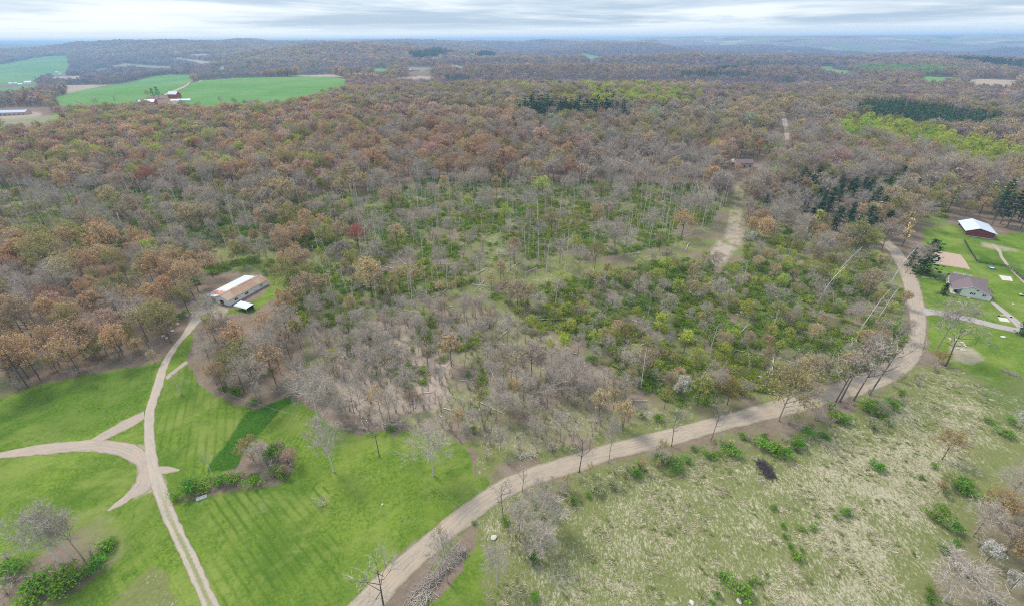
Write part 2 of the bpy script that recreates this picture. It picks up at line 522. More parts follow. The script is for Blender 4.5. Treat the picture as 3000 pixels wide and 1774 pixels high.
M['land'] = ground_mat()
M['gravel'] = road_mat('gravel_surface', (0.37, 0.31, 0.245), 0.85)
M['lane'] = road_mat('lane_surface', (0.40, 0.345, 0.29), 0.55, 0.9)
M['track'] = road_mat('track_surface', (0.38, 0.315, 0.26), 0.7)
M['drive'] = road_mat('drive_surface', (0.36, 0.33, 0.31), 0.4)

# ------------------------------------------------------------------ land cover, traced from the photograph and laid on the ground
LAWN = [
    [(-400, 1190), (0, 1166), (100, 1130), (250, 1098), (400, 1072), (462, 1062), (520, 1012), (556, 965), (575, 960), (556, 1010), (545, 1060), (575, 1110), (610, 1150), (690, 1185), (760, 1203), (830, 1165), (880, 1175), (960, 1240),
     (1050, 1275), (1130, 1262), (1210, 1255), (1300, 1270), (1370, 1310), (1400, 1385), (1440, 1420), (1330, 1500), (1200, 1605), (1016, 1780), (800, 2100), (-600, 2100)],
    [(2700, 668), (2790, 660), (2880, 690), (3000, 680), (3300, 690), (3400, 1150), (3000, 1165), (2900, 1130), (2800, 1080), (2725, 1030), (2712, 900), (2690, 830), (2672, 780), (2720, 770)],
    [(1430, 1510), (1500, 1500), (1560, 1560), (1600, 1640), (1575, 1790), (1560, 2100), (1200, 2100), (1250, 1790), (1330, 1690), (1400, 1590)],
    [(590, 855), (660, 905), (720, 900), (800, 838), (770, 800), (830, 800), (835, 850), (740, 915), (640, 920), (580, 890)],
    [(2185, 405), (2290, 400), (2300, 425), (2250, 440), (2190, 425)], [(2250, 470), (2330, 470), (2330, 500), (2260, 505)],
    [(300, 320), (340, 316), (360, 320), (230, 334), (190, 330)], [(150, 330), (180, 325), (200, 345), (150, 352)],
]
THICKET = [(2760, 1430), (2860, 1400), (3000, 1330), (3400, 1300), (3500, 2000), (2740, 1950), (2700, 1740), (2780, 1640), (2850, 1560), (2780, 1500)]
FLOORS = [[(0, 1774), (60, 1774), (200, 1745), (300, 1680), (345, 1600), (330, 1572), (200, 1592), (60, 1602), (-60, 1640)], [(715, 1330), (760, 1292), (840, 1310), (862, 1370), (820, 1420), (740, 1428), (600, 1452), (520, 1468), (535, 1440), (640, 1402)], [(1140, 1250), (1165, 1240), (1185, 1262), (1150, 1278)]]
DEEP = [
    [(-400, 1180), (0, 1170), (250, 1102), (460, 1066), (435, 1160), (410, 1205), (255, 1275), (0, 1310), (-400, 1330)],
    [(721, 1208), (791, 1183), (855, 1159), (855, 1180), (815, 1208), (758, 1274), (712, 1332), (688, 1371), (609, 1383), (612, 1359), (688, 1262)],
    [(2935, 730), (2990, 770), (2995, 808), (2900, 795), (2850, 742), (2870, 735)],
    [(2850, 1130), (3000, 1120), (3200, 1200), (3100, 1300), (2960, 1260), (2900, 1200)],
]
MEADOW = [  # polygon, deadness
    ([(1400, 1520), (1480, 1440), (1640, 1400), (1850, 1350), (2050, 1330), (2250, 1320), (2400, 1260), (2560, 1190), (2690, 1085), (2800, 1090), (2900, 1135), (3000, 1165), (3500, 1200), (4000, 2100), (1500, 2100)], 0.46),
    ([(1690, 1560), (1900, 1470), (2100, 1400), (2230, 1430), (2200, 1560), (2080, 1640), (1850, 1790), (1600, 1900), (1580, 1700)], 0.62),
    ([(2380, 1310), (2480, 1270), (2640, 1240), (2900, 1210), (3000, 1250), (3000, 1330), (2860, 1420), (2760, 1500), (2700, 1640), (2740, 1790), (2700, 1950), (2300, 1950), (2360, 1700), (2420, 1560), (2300, 1450)], 0.92),
    ([(325, 1780), (448, 1668), (472, 1705), (492, 1780)], 0.46), ([(325, 1780), (448, 1668), (472, 1705), (492, 1780)], 0.72),
    ([(1980, 1720), (2260, 1680), (2300, 1790), (2200, 1950), (1980, 1950)], 0.42),
    ([(2420, 1260), (2560, 1215), (2720, 1150), (2800, 1130), (2850, 1180), (2600, 1280)], 0.55),
]
CROP = [
    [(151, 289), (191, 277), (227, 267), (323, 250), (382, 241), (454, 223), (502, 219), (560, 220), (566, 236), (478, 278), (447, 279), (418, 291), (406, 305), (311, 310), (191, 314)],
    [(586, 236), (691, 229), (859, 225), (973, 223), (1026, 237), (997, 258), (918, 277), (870, 291), (811, 298), (727, 306), (631, 313), (548, 315), (514, 303), (526, 289), (500, 267)],
    [(-200, 205), (0, 190), (60, 178), (130, 166), (200, 163), (203, 190), (195, 215), (130, 220), (115, 232), (110, 247), (-200, 252)], [(-200, 262), (0, 257), (120, 251), (145, 255), (0, 275), (-200, 285)],
    [(1100, 199), (1142, 203), (1139, 210), (1085, 210)], [(1365, 157), (1395, 158), (1387, 167)],
    [(1697, 153), (1713, 157), (1761, 168), (1755, 173), (1722, 175)], [(2392, 194), (2439, 195), (2439, 203), (2506, 211), (2573, 217), (2565, 222), (2467, 215), (2411, 208)],
    [(2682, 224), (2802, 227), (2824, 234), (2718, 242)], [(265, 206), (310, 200), (330, 203), (290, 210)],
]
PALE = [
    [(310, 197), (365, 186), (430, 191), (500, 195), (515, 203), (480, 203), (380, 195)], [(1178, 196), (1237, 196), (1292, 200), (1239, 210), (1203, 207)], [(1295, 198), (1331, 190), (1365, 195), (1359, 200)],
    [(0, 348), (200, 335), (160, 362), (0, 372)], [(620, 205), (655, 193), (660, 203)], [(2280, 150), (2330, 148), (2310, 153)],
]
TAN = [
    [(193, 250), (330, 248), (300, 253), (230, 266), (195, 275)], [(490, 172), (520, 169), (570, 175), (637, 184), (590, 190), (545, 178)], [(280, 160), (390, 155), (385, 159), (290, 162)], [(555, 160), (590, 157), (640, 160), (600, 163), (560, 165)],
    [(1000, 215), (1117, 213), (1100, 222), (1020, 222)], [(1145, 230), (1206, 224), (1276, 225), (1256, 234), (1170, 238)], [(2852, 231), (2980, 235), (2978, 254), (2880, 254), (2816, 240)],
    [(150, 226), (240, 222), (240, 232), (150, 234)], [(1180, 138), (1220, 134), (1210, 140)], [(2100, 129), (2160, 127), (2155, 132), (2110, 133)], [(840, 222), (975, 218), (1040, 236), (1000, 226), (870, 224)],
]
DIRT = [
    [(404, 1300), (416, 1303), (440, 1310), (450, 1364), (480, 1383), (489, 1417), (445, 1440), (429, 1444), (395, 1460), (375, 1450), (404, 1408), (404, 1360)],
    [(540, 975), (566, 913), (610, 885), (670, 903), (660, 930), (590, 935), (562, 972)],
    [(0, 333), (75, 326), (118, 329), (126, 338), (90, 346), (0, 351)],
    [(2875, 708), (2905, 714), (2960, 726), (2990, 735), (2930, 735), (2880, 722)],
    [(2780, 1010), (2850, 1020), (2885, 1050), (2850, 1068), (2790, 1055)], [(500, 300), (525, 293), (545, 297), (520, 306)],
]
VERGE = [(1390, 1400), (1400, 1310), (1560, 1290), (1850, 1240), (2000, 1205), (2250, 1140), (2470, 1075), (2640, 1000), (2640, 1030), (2474, 1113), (2249, 1178), (1999, 1245), (1708, 1320), (1558, 1366), (1465, 1404), (1330, 1500), (1283, 1605), (1000, 1774), (1283, 1605), (1445, 1478), (1690, 1380), (2000, 1296), (2270, 1226), (2540, 1150), (2680, 1080), (2700, 1120), (2560, 1200), (2400, 1270), (2250, 1330), (2050, 1340), (1850, 1360), (1640, 1410), (1480, 1450), (1360, 1560), (1200, 1800)]
LITTERPALE = [[(2080, 745), (2110, 700), (2140, 660), (2170, 640), (2185, 690), (2170, 720), (2130, 760), (2090, 790)]]


def land():
    az = np.concatenate([np.linspace(-180, -53, 26)[:-1], np.linspace(-53, 53, 840), np.linspace(53, 180, 26)[1:]])
    ys = np.arange(1900, 300, -4.3)
    dep = PITCH + np.arctan((ys - 887) / FPX)
    rr = H / np.tan(dep)
    far = [rr[-1]]
    while far[-1] < 32000: far.append(far[-1] * 1.0135)
    rr = np.concatenate([[0.5, 15, 30, 42], rr[rr > 48], far[1:]])
    na, nr = len(az), len(rr)
    a = np.radians(az)
    X = np.outer(rr, np.sin(a)); Y = np.outer(rr, np.cos(a))
    x, y = X.ravel(), Y.ravel()
    z = hgt(x, y)
    px, py = project(x, y, z)
    # ragged edges: jitter the lookup by a metre or so of world-space noise
    k = np.clip(FPX / np.maximum(np.hypot(x, y), 60), 0.15, 14)
    jx = (vnoise(x, y, 4.0, 51, 3) - 0.5) * 4.0 * k; jy = (vnoise(x, y, 4.0, 77, 3) - 0.5) * 4.0 * k * 0.5
    qx, qy = px + jx, py + jy
    N = len(x); r = np.hypot(x, y)
    g = np.zeros(N); dryw = np.zeros(N); deep = np.zeros(N); dirt = np.zeros(N); crop = np.zeros(N); tan = np.zeros(N)
    cls = np.zeros(N, int)
    for p in LAWN: m = inpoly(qx, qy, p); g[m] = 1; cls[m] = 1
    for p, d in MEADOW:
        near = np.where((r < 420) & (py > 1000))[0]; f = np.zeros(len(near)); lo = d == MEADOW[0][1]
        for i in range(20):
            a, R = i * 2.399, math.sqrt((i + .5) / 20) * (30 if lo else 130)
            f += inpoly(qx[near] + R * math.cos(a) + (vnoise(x[near], y[near], 14, 5) - .5) * 60, qy[near] + R * .7 * math.sin(a) + (vnoise(x[near], y[near], 14, 6) - .5) * 40, p)
        f /= 20
        if lo: dryw[near] = np.maximum(dryw[near], d * f); g[near] *= 1 - sstep(f, .2, .8); cls[near[f > .5]] = 2
        else:
            f *= dryw[near] > 0; dryw[near] = dryw[near] * (1 - f) + d * f
    behind = (y < 40) & (r < 400)
    g[behind & (x < 20)] = 1; dryw[behind & (x >= 20)] = 0.5; cls[behind] = 2
    def soft(p, R, sel=None):
        i = np.where((py > min(q[1] for q in p) - 3 * R) & (py < max(q[1] for q in p) + 3 * R) & (px > min(q[0] for q in p) - 3 * R) & (px < max(q[0] for q in p) + 3 * R))[0]
        f = np.zeros(N)
        for k_ in range(12):
            a = k_ * 2.399; rr_ = R * math.sqrt((k_ + .5) / 12); f[i] += inpoly(px[i] + jx[i] * .35 + rr_ * math.cos(a), py[i] + jy[i] * .35 + rr_ * .7 * math.sin(a), p) / 12
        return f
    for p in FLOORS: f = soft(p, 9); g *= 1 - f
    f = soft(THICKET, 22); dryw *= 1 - .85 * f; g *= 1 - f
    for p in DEEP: f = soft(p, 3.5); deep = np.maximum(deep, f * (0.92 if p is DEEP[1] else .38))
    for p in CROP: m = inpoly(px + jx * 2, py, p); crop[m] = 1; cls[m] = 3
    for p in PALE: m = inpoly(px + jx * 2, py, p); crop[m] = 0.45; tan[m] = 0.40; cls[m] = 3
    for p in TAN: m = inpoly(px + jx * 2, py, p); tan[m] = 0.95; crop[m] = 0; cls[m] = 3
    for p in DIRT: dirt = np.maximum(dirt, soft(p, 5) * (.55 + .45 * vnoise(x, y, 3.0, 8, 3)))
    for p in LITTERPALE: dirt = np.maximum(dirt, soft(p, 12) * 1.1 * sstep(vnoise(x, y, 5.0, 12, 4), .25, .62))
    f = soft([(2122, 705), (2140, 620), (2155, 548), (2180, 548), (2174, 620), (2158, 705)], 6); dirt = np.maximum(dirt, f * .8 * sstep(vnoise(x, y, 4.0, 14, 4), .35, .65)); dryw = np.maximum(dryw, f * .5)
    pale = inpoly(qx, qy, [(1010, 930), (1250, 960), (1330, 1080), (1300, 1190), (1120, 1240), (1000, 1200), (980, 1060)]) * .80 + inpoly(qx, qy, [(900, 960), (1480, 900), (1950, 1215), (1560, 1335), (1250, 1250), (930, 1200)]) * .34
    dirt = np.maximum(dirt, pale * vnoise(x, y, 11.0, 611, 4) * 1.5 * (g == 0))
    # green ground under the cut-over wood
    und = undergrowth_mask(px, py, x, y)
    deep = np.maximum(deep, und * 0.40 * (g == 0))
    wood = np.zeros(N, bool)
    for p, _d in UNDER: wood |= inpoly(px, py, p)
    wood |= inpoly(px, py, [(960, 560), (2120, 540), (2640, 760), (2660, 1040), (2250, 1150), (1900, 1210), (1300, 1000), (960, 940)]) | inpoly(px, py, [(880, 900), (1500, 880), (2000, 1200), (1560, 1340), (1390, 1320), (1250, 1250), (900, 1180)]) | inpoly(px, py, VERGE)
    gp = sstep(vnoise(x, y, 9.0, 301, 4), .46, .66) * wood * (g == 0) * .8
    dryw = np.where((g == 0) & wood & (dryw == 0), .42 * sstep(vnoise(x, y, 12.0, 401, 4), .42, .66), dryw); gp *= dryw < .05
    g = np.maximum(g, gp * .45)
    # verge green along the road
    farw = sstep(r, 3600, 6000) * (1 - np.clip(crop + tan, 0, 1))
    # mower lines: phase grows across the direction of travel
    ph = np.zeros(N); amp = np.zeros(N)

    def stripes(poly, ang, spacing, a, bend=0.0):
        m = inpoly(px, py, poly) & (g > 0)
        c, s = math.cos(ang), math.sin(ang)
        u = x * c + y * s + bend * vnoise(x, y, 60, 9, 2) * 10
        ph[m] = u[m] * 6.2832 / spacing; amp[m] = a
    def ang(p, q):                                        # direction across the mower line that runs from p to q
        A, B = at(*p), at(*q); return math.atan2(B[1] - A[1], B[0] - A[0]) + math.pi / 2
    stripes([(-400, 1050), (460, 1050), (420, 1300), (-400, 1330)], ang((0, 1240), (400, 1120)), 5.0, 0.22)
    stripes([(-400, 1330), (420, 1330), (400, 1500), (-400, 1560)], ang((40, 1420), (380, 1400)), 4.0, 0.30, 0.5)
    stripes([(440, 1030), (760, 1150), (600, 1390), (440, 1400)], ang((600, 1150), (560, 1380)), 2.6, 0.75, 0.35)
    stripes([(720, 1190), (900, 1160), (960, 1300), (830, 1420), (740, 1400)], ang((880, 1190), (800, 1310)), 1.5, 0.9, 0.3)
    stripes([(500, 1480), (760, 1430), (960, 1420), (1000, 1600), (1000, 1780), (640, 1780)], ang((640, 1500), (790, 1730)), 2.3, 1.0, 0.15)
    stripes([(-300, 1640), (420, 1560), (560, 1790), (-300, 1790)], ang((430, 1560), (560, 1790)), 2.4, 0.5, 0.2)
    stripes([(960, 1260), (1400, 1260), (1420, 1420), (1000, 1780), (990, 1400)], ang((980, 1760), (1400, 1430)), 3.2, 0.22, 0.4)
    stripes([(2680, 640), (3400, 640), (3400, 1200), (2700, 1100)], 0.4, 2.5, 0.25, 0.5)
    ca = np.stack([g, dryw, deep, dirt], 1); cb = np.stack([crop, tan, amp, farw], 1)
    V = np.stack([x, y, z], 1)
    idx = np.arange(N).reshape(nr, na)
    q = np.stack([idx[:-1, :-1], idx[:-1, 1:], idx[1:, 1:], idx[1:, :-1]], -1).reshape(-1, 4)
    # winding: +az is clockwise seen from above, so (r,a),(r+1,a),(r+1,a+1),(r,a+1) faces up
    q = q[:, [0, 3, 2, 1]]
    fc = np.sort(cls[q], axis=1)[:, 2]
    fr = r[q[:, 0]]
    fc = np.where((fc == 0) & (fr > 2600), 4, fc)
    for c, name in ((0, 'forest_floor'), (1, 'lawn'), (2, 'meadow'), (3, 'farm_fields'), (4, 'hills')):
        f = q[fc == c]
        used, inv = np.unique(f, return_inverse=True)
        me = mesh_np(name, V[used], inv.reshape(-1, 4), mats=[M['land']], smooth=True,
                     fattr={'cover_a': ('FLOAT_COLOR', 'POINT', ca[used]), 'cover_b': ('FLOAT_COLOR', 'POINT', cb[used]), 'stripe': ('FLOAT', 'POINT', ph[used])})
        o = link(bpy.data.objects.new(name, me))
        tag(o, kind='structure')


UNDER = [  # where bright shrubs carpet the wood: polygon, cover
    ([(0, 540), (700, 560), (1000, 600), (1000, 830), (760, 800), (620, 800), (480, 745), (300, 720), (0, 700)], 0.50),
    ([(980, 590), (1250, 520), (2050, 540), (2110, 590), (2080, 660), (1960, 720), (1500, 800), (1000, 930), (960, 780)], 0.52),
    ([(1560, 840), (1960, 760), (2150, 770), (2560, 760), (2640, 850), (2655, 1000), (2560, 1080), (2280, 1150), (2000, 1200), (1800, 1100), (1500, 960)], 0.72),
    ([(1430, 860), (1760, 850), (1760, 1090), (1500, 1000)], 0.45), ([(1000, 900), (1430, 930), (1430, 1180), (1250, 1200), (1000, 1060)], 0.24),
    ([(880, 700), (1080, 640), (1080, 960), (900, 960), (820, 860)], 0.66), ([(600, 620), (1000, 560), (1200, 640), (1000, 740), (700, 720)], 0.55),
    ([(2180, 640), (2350, 640), (2350, 800), (2180, 800)], 0.55),
    ([(2700, 660), (2560, 560), (2600, 500), (2760, 560), (2780, 660)], 0.2),
]


def undergrowth_mask(px, py, x, y):
    n = vnoise(x, y, 13.0, 21, 5)
    m = np.zeros(px.shape)
    for p, d in UNDER:
        i = inpoly(px, py, p)
        v = sstep(n, 0.54 - 0.34 * d, 0.80 - 0.34 * d)
        m[i] = np.maximum(m[i], v[i])
    for p in LITTERPALE + [[(2080, 790), (2130, 560), (2190, 555), (2180, 700), (2110, 800)]]:
        m[inpoly(px, py, p)] = 0
    return m


land()


# ------------------------------------------------------------------ roads and tracks: strips laid on the ground
def smooth_line(pts, n):
    P = np.array(pts, float)
    d = np.concatenate([[0], np.cumsum(np.hypot(*np.diff(P, axis=0).T))])
    t = np.linspace(0, d[-1], n)
    Q = np.stack([np.interp(t, d, P[:, 0]), np.interp(t, d, P[:, 1])], 1)
    for _ in range(int(n / len(pts) * 0.7)):
        Q[1:-1] = (Q[:-2] + 2 * Q[1:-1] + Q[2:]) / 4
    return Q


def strip(name, left, right, mat, lift=0.07, n=None, widen=1.04, rag=0.12, label=None):
    """a road surface between its two edges, each given as pixels of the photograph"""
    A = np.array([at(*p)[:2] for p in left]); B = np.array([at(*p)[:2] for p in right])
    L = np.hypot(*np.diff(A, axis=0).T).sum()
    n = n or max(12, int(L / 1.1))
    A, B = smooth_line(A, n), smooth_line(B, n)
    K = 9
    t = np.linspace(-1, 1, K) * widen
    mid, half = (A + B) / 2, (B - A) / 2
    s = np.concatenate([[0], np.cumsum(np.hypot(*np.diff(mid, axis=0).T))])
    V, ac, al = [], [], []
    w = (vnoise(s, s * 0 + 3, 2.2, 31, 3) - .5) * rag * 2, (vnoise(s, s * 0 + 9, 2.2, 32, 3) - .5) * rag * 2
    for i in range(n):
        for k in range(K):
            tt = t[k] * (1 + (w[0][i] if k < K / 2 else w[1][i]) * abs(t[k]))
            p = mid[i] + half[i] * tt
            crown = 0.10 * (1 - min(1, abs(t[k])) ** 2)
            V.append((p[0], p[1], float(hgt(p[0], p[1])) + lift * (1 if abs(t[k]) < .99 else 0.25) + crown)); ac.append(t[k] / widen); al.append(s[i])
    idx = np.arange(n * K).reshape(n, K)
    q = np.stack([idx[:-1, :-1], idx[:-1, 1:], idx[1:, 1:], idx[1:, :-1]], -1).reshape(-1, 4)
    v = np.array(V)
    nz = np.cross(v[q[0, 1]] - v[q[0, 0]], v[q[0, 2]] - v[q[0, 0]])[2]
    if nz < 0: q = q[:, ::-1]
    me = mesh_np(name, v, q, mats=[mat], smooth=True, fattr={'across': ('FLOAT', 'POINT', ac), 'along': ('FLOAT', 'POINT', al)})
    o = link(bpy.data.objects.new(name, me)); tag(o, label, kind='structure'); return o


strip('gravel_road',
      [(880, 1900), (1016, 1774), (1117, 1671), (1210, 1594), (1291, 1528), (1384, 1457), (1465, 1404), (1558, 1366), (1708, 1320), (1849, 1281), (1999, 1245), (2141, 1208), (2249, 1178), (2374, 1140), (2474, 1113), (2560, 1078), (2620, 1045), (2654, 1008), (2664, 971), (2666, 931), (2660, 900), (2654, 870), (2645, 832), (2633, 792), (2606, 740), (2560, 690)],
      [(1010, 1900), (1125, 1774), (1195, 1690), (1283, 1611), (1362, 1550), (1445, 1481), (1546, 1425), (1687, 1384), (1809, 1340), (1999, 1298), (2081, 1270), (2226, 1235), (2262, 1228), (2416, 1187), (2541, 1152), (2621, 1118), (2676, 1080), (2702, 1040), (2712, 991), (2714, 945), (2713, 921), (2704, 870), (2693, 830), (2676, 786), (2640, 735), (2590, 688)],
      M['gravel'], 0.12)
strip('farm_lane',
      [(640, 1860), (592, 1774), (538, 1651), (477, 1518), (445, 1433), (429, 1368), (422, 1295), (422, 1214), (435, 1174), (449, 1128), (465, 1075), (497, 1023), (538, 974), (558, 935), (580, 912)],
      [(690, 1860), (643, 1774), (582, 1639), (522, 1518), (485, 1417), (465, 1364), (454, 1295), (451, 1214), (460, 1174), (479, 1128), (491, 1071), (521, 1015), (562, 970), (592, 935), (640, 912)],
      M['lane'], 0.10, rag=0.2)
strip('dirt_track', [(-160, 1348), (0, 1324), (121, 1299), (259, 1287), (340, 1290), (405, 1302), (432, 1330)], [(-160, 1366), (0, 1342), (121, 1330), (263, 1320), (344, 1332), (400, 1358), (425, 1395)], M['track'], 0.08, rag=0.2)
strip('dirt_track', [(262, 1290), (340, 1243), (422, 1202)], [(300, 1291), (380, 1252), (424, 1226)], M['track'], 0.085, rag=0.3)
strip('dirt_track', [(485, 1103), (515, 1078), (545, 1056)], [(490, 1112), (522, 1085), (552, 1062)], M['track'], 0.06, rag=0.4)
strip('dirt_track', [(404, 1350), (406, 1405), (368, 1444), (313, 1495)], [(440, 1350), (444, 1430), (396, 1458), (318, 1498)], M['track'], 0.075, rag=0.5)
strip('dirt_track', [(462, 1366), (498, 1367), (528, 1374)], [(470, 1388), (500, 1383), (526, 1379)], M['track'], 0.075, rag=0.5)
strip('driveway', [(2700, 900), (2733, 906), (2800, 918), (2860, 932), (2920, 948), (2990, 962)], [(2708, 925), (2740, 921), (2800, 934), (2860, 948), (2920, 962), (2985, 976)], M['drive'], 0.09, rag=0.12)
strip('driveway', [(2900, 884), (2935, 916), (2965, 944), (2985, 965)], [(2908, 880), (2945, 908), (2985, 938), (3005, 960)], M['drive'], 0.10, rag=0.05)
strip('footpath', [(2905, 717), (2925, 738), (2930, 755), (2950, 780), (2975, 806), (3020, 850)], [(2912, 716), (2934, 733), (2938, 752), (2958, 778), (2982, 803), (3028, 846)], M['track'], 0.06, rag=0.25)
strip('farm_road', [(478, 278), (510, 264), (545, 252), (580, 237), (590, 234)], [(484, 281), (516, 268), (551, 255), (586, 239), (596, 235)], M['track'], 0.8, n=40, rag=0.05)
strip('pipeline_clearing', [(2288, 330), (2290, 350), (2297, 385), (2300, 412)], [(2297, 328), (2306, 350), (2313, 385), (2314, 410)], M['track'], 0.3, rag=0.4)


# ------------------------------------------------------------------ plants: skeletons, twigs, leaves
class Plant:
    """gathers tapered limbs and small leaf or twig blades; gives a trunk mesh, a crown mesh, or both in one"""
    def __init__(s):
        s.seg = []; s.blade = []                 # (p0,p1,r0,r1,k) ; (centre, u, v, bud, vary)

    def limb(s, pts, r0, r1, k=5):
        n = len(pts) - 1
        for i in range(n):
            a = r0 + (r1 - r0) * i / n; b = r0 + (r1 - r0) * (i + 1) / n
            s.seg.append((pts[i], pts[i + 1], a, b, k))

    def ribbon(s, p, q, w, vary, bud=0.0):
        d = q - p
        side = np.cross(d, RNG.normal(size=3)); side = side / (np.linalg.norm(side) + 1e-9) * w
        s.blade.append(((p + q) / 2, d / 2, side / 2, bud, vary))

    def leaf(s, c, size, vary, bud=1.0, flat=0.0):
        u = RNG.normal(size=3); u[2] *= (1 - flat); u /= np.linalg.norm(u) + 1e-9
        v = np.cross(u, RNG.normal(size=3)); v[2] *= (1 - flat * .7); v /= np.linalg.norm(v) + 1e-9
        s.blade.append((c, u * size / 2, v * size * RNG.uniform(.28, .5), bud, vary))

    def _tubes(s):
        V, Q, n = [], [], 0
        for k in sorted({x[4] for x in s.seg}):
            g = [x for x in s.seg if x[4] == k]
            A = np.array([x[0] for x in g]); B = np.array([x[1] for x in g])
            r0 = np.array([x[2] for x in g]); r1 = np.array([x[3] for x in g])
            d = B - A; d /= np.linalg.norm(d, axis=1, keepdims=True) + 1e-9
            ref = np.where(np.abs(d[:, 2:3]) > .9, np.array([[1., 0, 0]]), np.array([[0, 0, 1.]]))
            u = np.cross(d, ref); u /= np.linalg.norm(u, axis=1, keepdims=True) + 1e-9
            w = np.cross(d, u)
            th = np.arange(k) * 2 * np.pi / k
            ring = u[:, None, :] * np.cos(th)[None, :, None] + w[:, None, :] * np.sin(th)[None, :, None]
            P = np.concatenate([A[:, None] + ring * r0[:, None, None], B[:, None] + ring * r1[:, None, None]], 1)
            V.append(P.reshape(-1, 3)); m = len(g)
            base = n + np.arange(m)[:, None] * 2 * k
            i = np.arange(k); j = (i + 1) % k
            Q.append(np.stack([base + i, base + k + i, base + k + j, base + j], -1).reshape(-1, 4))
            n += m * 2 * k
        return (np.concatenate(V), np.concatenate(Q)) if V else (np.zeros((0, 3)), np.zeros((0, 4), int))

    def _blades(s):
        if not s.blade: return np.zeros((0, 3)), np.zeros((0, 4), int), np.zeros(0), np.zeros(0)
        c = np.array([x[0] for x in s.blade]); u = np.array([x[1] for x in s.blade]); v = np.array([x[2] for x in s.blade])
        P = np.stack([c - u - v * .7, c - u * .2 + v, c + u + v * .3, c + u * .3 - v], 1).reshape(-1, 3)
        tw = np.array([x[3] for x in s.blade]) < .5
        R = np.stack([c - u - v, c - u + v, c + u + v * .4, c + u - v * .4], 1)
        P = P.reshape(-1, 4, 3); P[tw] = R[tw]; P = P.reshape(-1, 3)
        return P, np.arange(len(P)).reshape(-1, 4), np.array([x[3] for x in s.blade]), np.array([x[4] for x in s.blade])

    def meshes(s, name, bark, crown):
        V, Q = s._tubes(); P, F, b, v = s._blades()
        tr = mesh_np(name + '_trunk', V, Q, mats=[bark], smooth=True)
        cr = mesh_np(name + '_crown', P, F, mats=[crown], fattr={'bud': ('FLOAT', 'FACE', b), 'vary': ('FLOAT', 'FACE', v)})
        al = mesh_np(name, np.concatenate([V, P]), np.concatenate([Q, F + len(V)]), mats=[bark, crown],
                     mi=np.concatenate([np.zeros(len(Q)), np.ones(len(F))]), smooth=False,
                     fattr={'bud': ('FLOAT', 'FACE', np.concatenate([np.zeros(len(Q)), b])), 'vary': ('FLOAT', 'FACE', np.concatenate([np.full(len(Q), .5), v]))})
        return tr, cr, al


def unit(v): return v / (np.linalg.norm(v) + 1e-9)


def broadleaf(Ht=20.0, W=9.0, clear=0.38, n=(8, 5, 7), bud=4, bsize=0.42, tw=0.055, side=3, fork=0.0, gnarl=0.12, lobes=0.34, low=-0.35, tr=0.0120):
    """a tree in its real shape: clear trunk, limbs to lobes of the crown, branches, twigs and (bud > 0) bursting leaves"""
    p = Plant(); k1, k2, k3 = n
    cz, a, c = Ht * (clear + 1) / 2, W / 2, Ht * (1 - clear) / 2
    wob = RNG.normal(size=2) * gnarl * Ht * .05
    tp = [np.array([wob[0] * math.sin(t * 2.2) * t, wob[1] * math.sin(t * 2.9) * t, Ht * .80 * t]) for t in np.linspace(0, 1, 6)]
    r0 = Ht * tr
    p.limb([np.array([0, 0, -.4]), np.array([0, 0, .5])], r0 * 1.5, r0 * 1.05, 6)
    p.limb(tp, r0, r0 * .30, 6)
    for i in range(k1):
        az = i * 2.399 + RNG.uniform(-.4, .4); sz = low + (1 - low) * ((i + .5) / k1) ** .9
        sz = float(np.clip(sz + RNG.uniform(-.1, .1), -.55, .96)); rad = math.sqrt(max(0, 1 - sz * sz)) * RNG.uniform(.82, 1.15)
        e1 = np.array([math.cos(az) * rad * a * .66, math.sin(az) * rad * a * .66, cz + sz * c * .68])
        # where this limb leaves the trunk
        zt = np.clip(e1[2] - (np.hypot(e1[0], e1[1]) * RNG.uniform(.7, 1.2)) - .5, Ht * clear * .72, Ht * .74); t = zt / (Ht * .8)
        b = np.array([np.interp(t, np.linspace(0, 1, 6), [q[j] for q in tp]) for j in range(3)])
        mid = b * .45 + e1 * .55 + np.array([0, 0, -.06 * Ht * .3]) + RNG.normal(size=3) * gnarl * 1.6
        lr = r0 * RNG.uniform(.36, .52)
        p.limb([b, mid, e1], lr, lr * .38, 4)
        out = unit(e1 - np.array([0, 0, cz - c * .5]))
        for j in range(k2):
            dv = unit(out * .55 + RNG.normal(size=3)); L = lobes * W * RNG.uniform(.55, 1.0)
            s0 = mid + (e1 - mid) * RNG.uniform(.25, 1.0)
            e2 = s0 + dv * L + np.array([0, 0, .12 * L])
            m2 = (s0 + e2) / 2 + RNG.normal(size=3) * gnarl * .8
            p.limb([s0, m2, e2], lr * .30, lr * .10, 3)
            for q in range(k3):
                d3 = unit(dv * .7 + out * .25 + RNG.normal(size=3) * .75 + np.array([0, 0, .22])); s3 = m2 + (e2 - m2) * RNG.uniform(0, 1)
                L3 = L * RNG.uniform(.45, .95); e3 = s3 + d3 * L3
                vy = RNG.uniform(); p.ribbon(s3, e3, tw * 1.5, vy)
                for h in range(side):
                    g0 = s3 + (e3 - s3) * RNG.uniform(.2, .9); g1 = g0 + unit(d3 + RNG.normal(size=3) * .8) * L3 * RNG.uniform(.35, .7)
                    p.ribbon(g0, g1, tw, RNG.uniform())
                    if bud and h < bud: p.leaf(g1 + RNG.normal(size=3) * .10, bsize * RNG.uniform(.55, 1.15), np.clip(.25 + .5 * vy + RNG.normal() * .18, 0, 1))
                for h in range(max(0, bud - side)):
                    p.leaf(e3 + RNG.normal(size=3) * .28, bsize * RNG.uniform(.55, 1.15), np.clip(.25 + .5 * vy + RNG.normal() * .18, 0, 1))
    return p


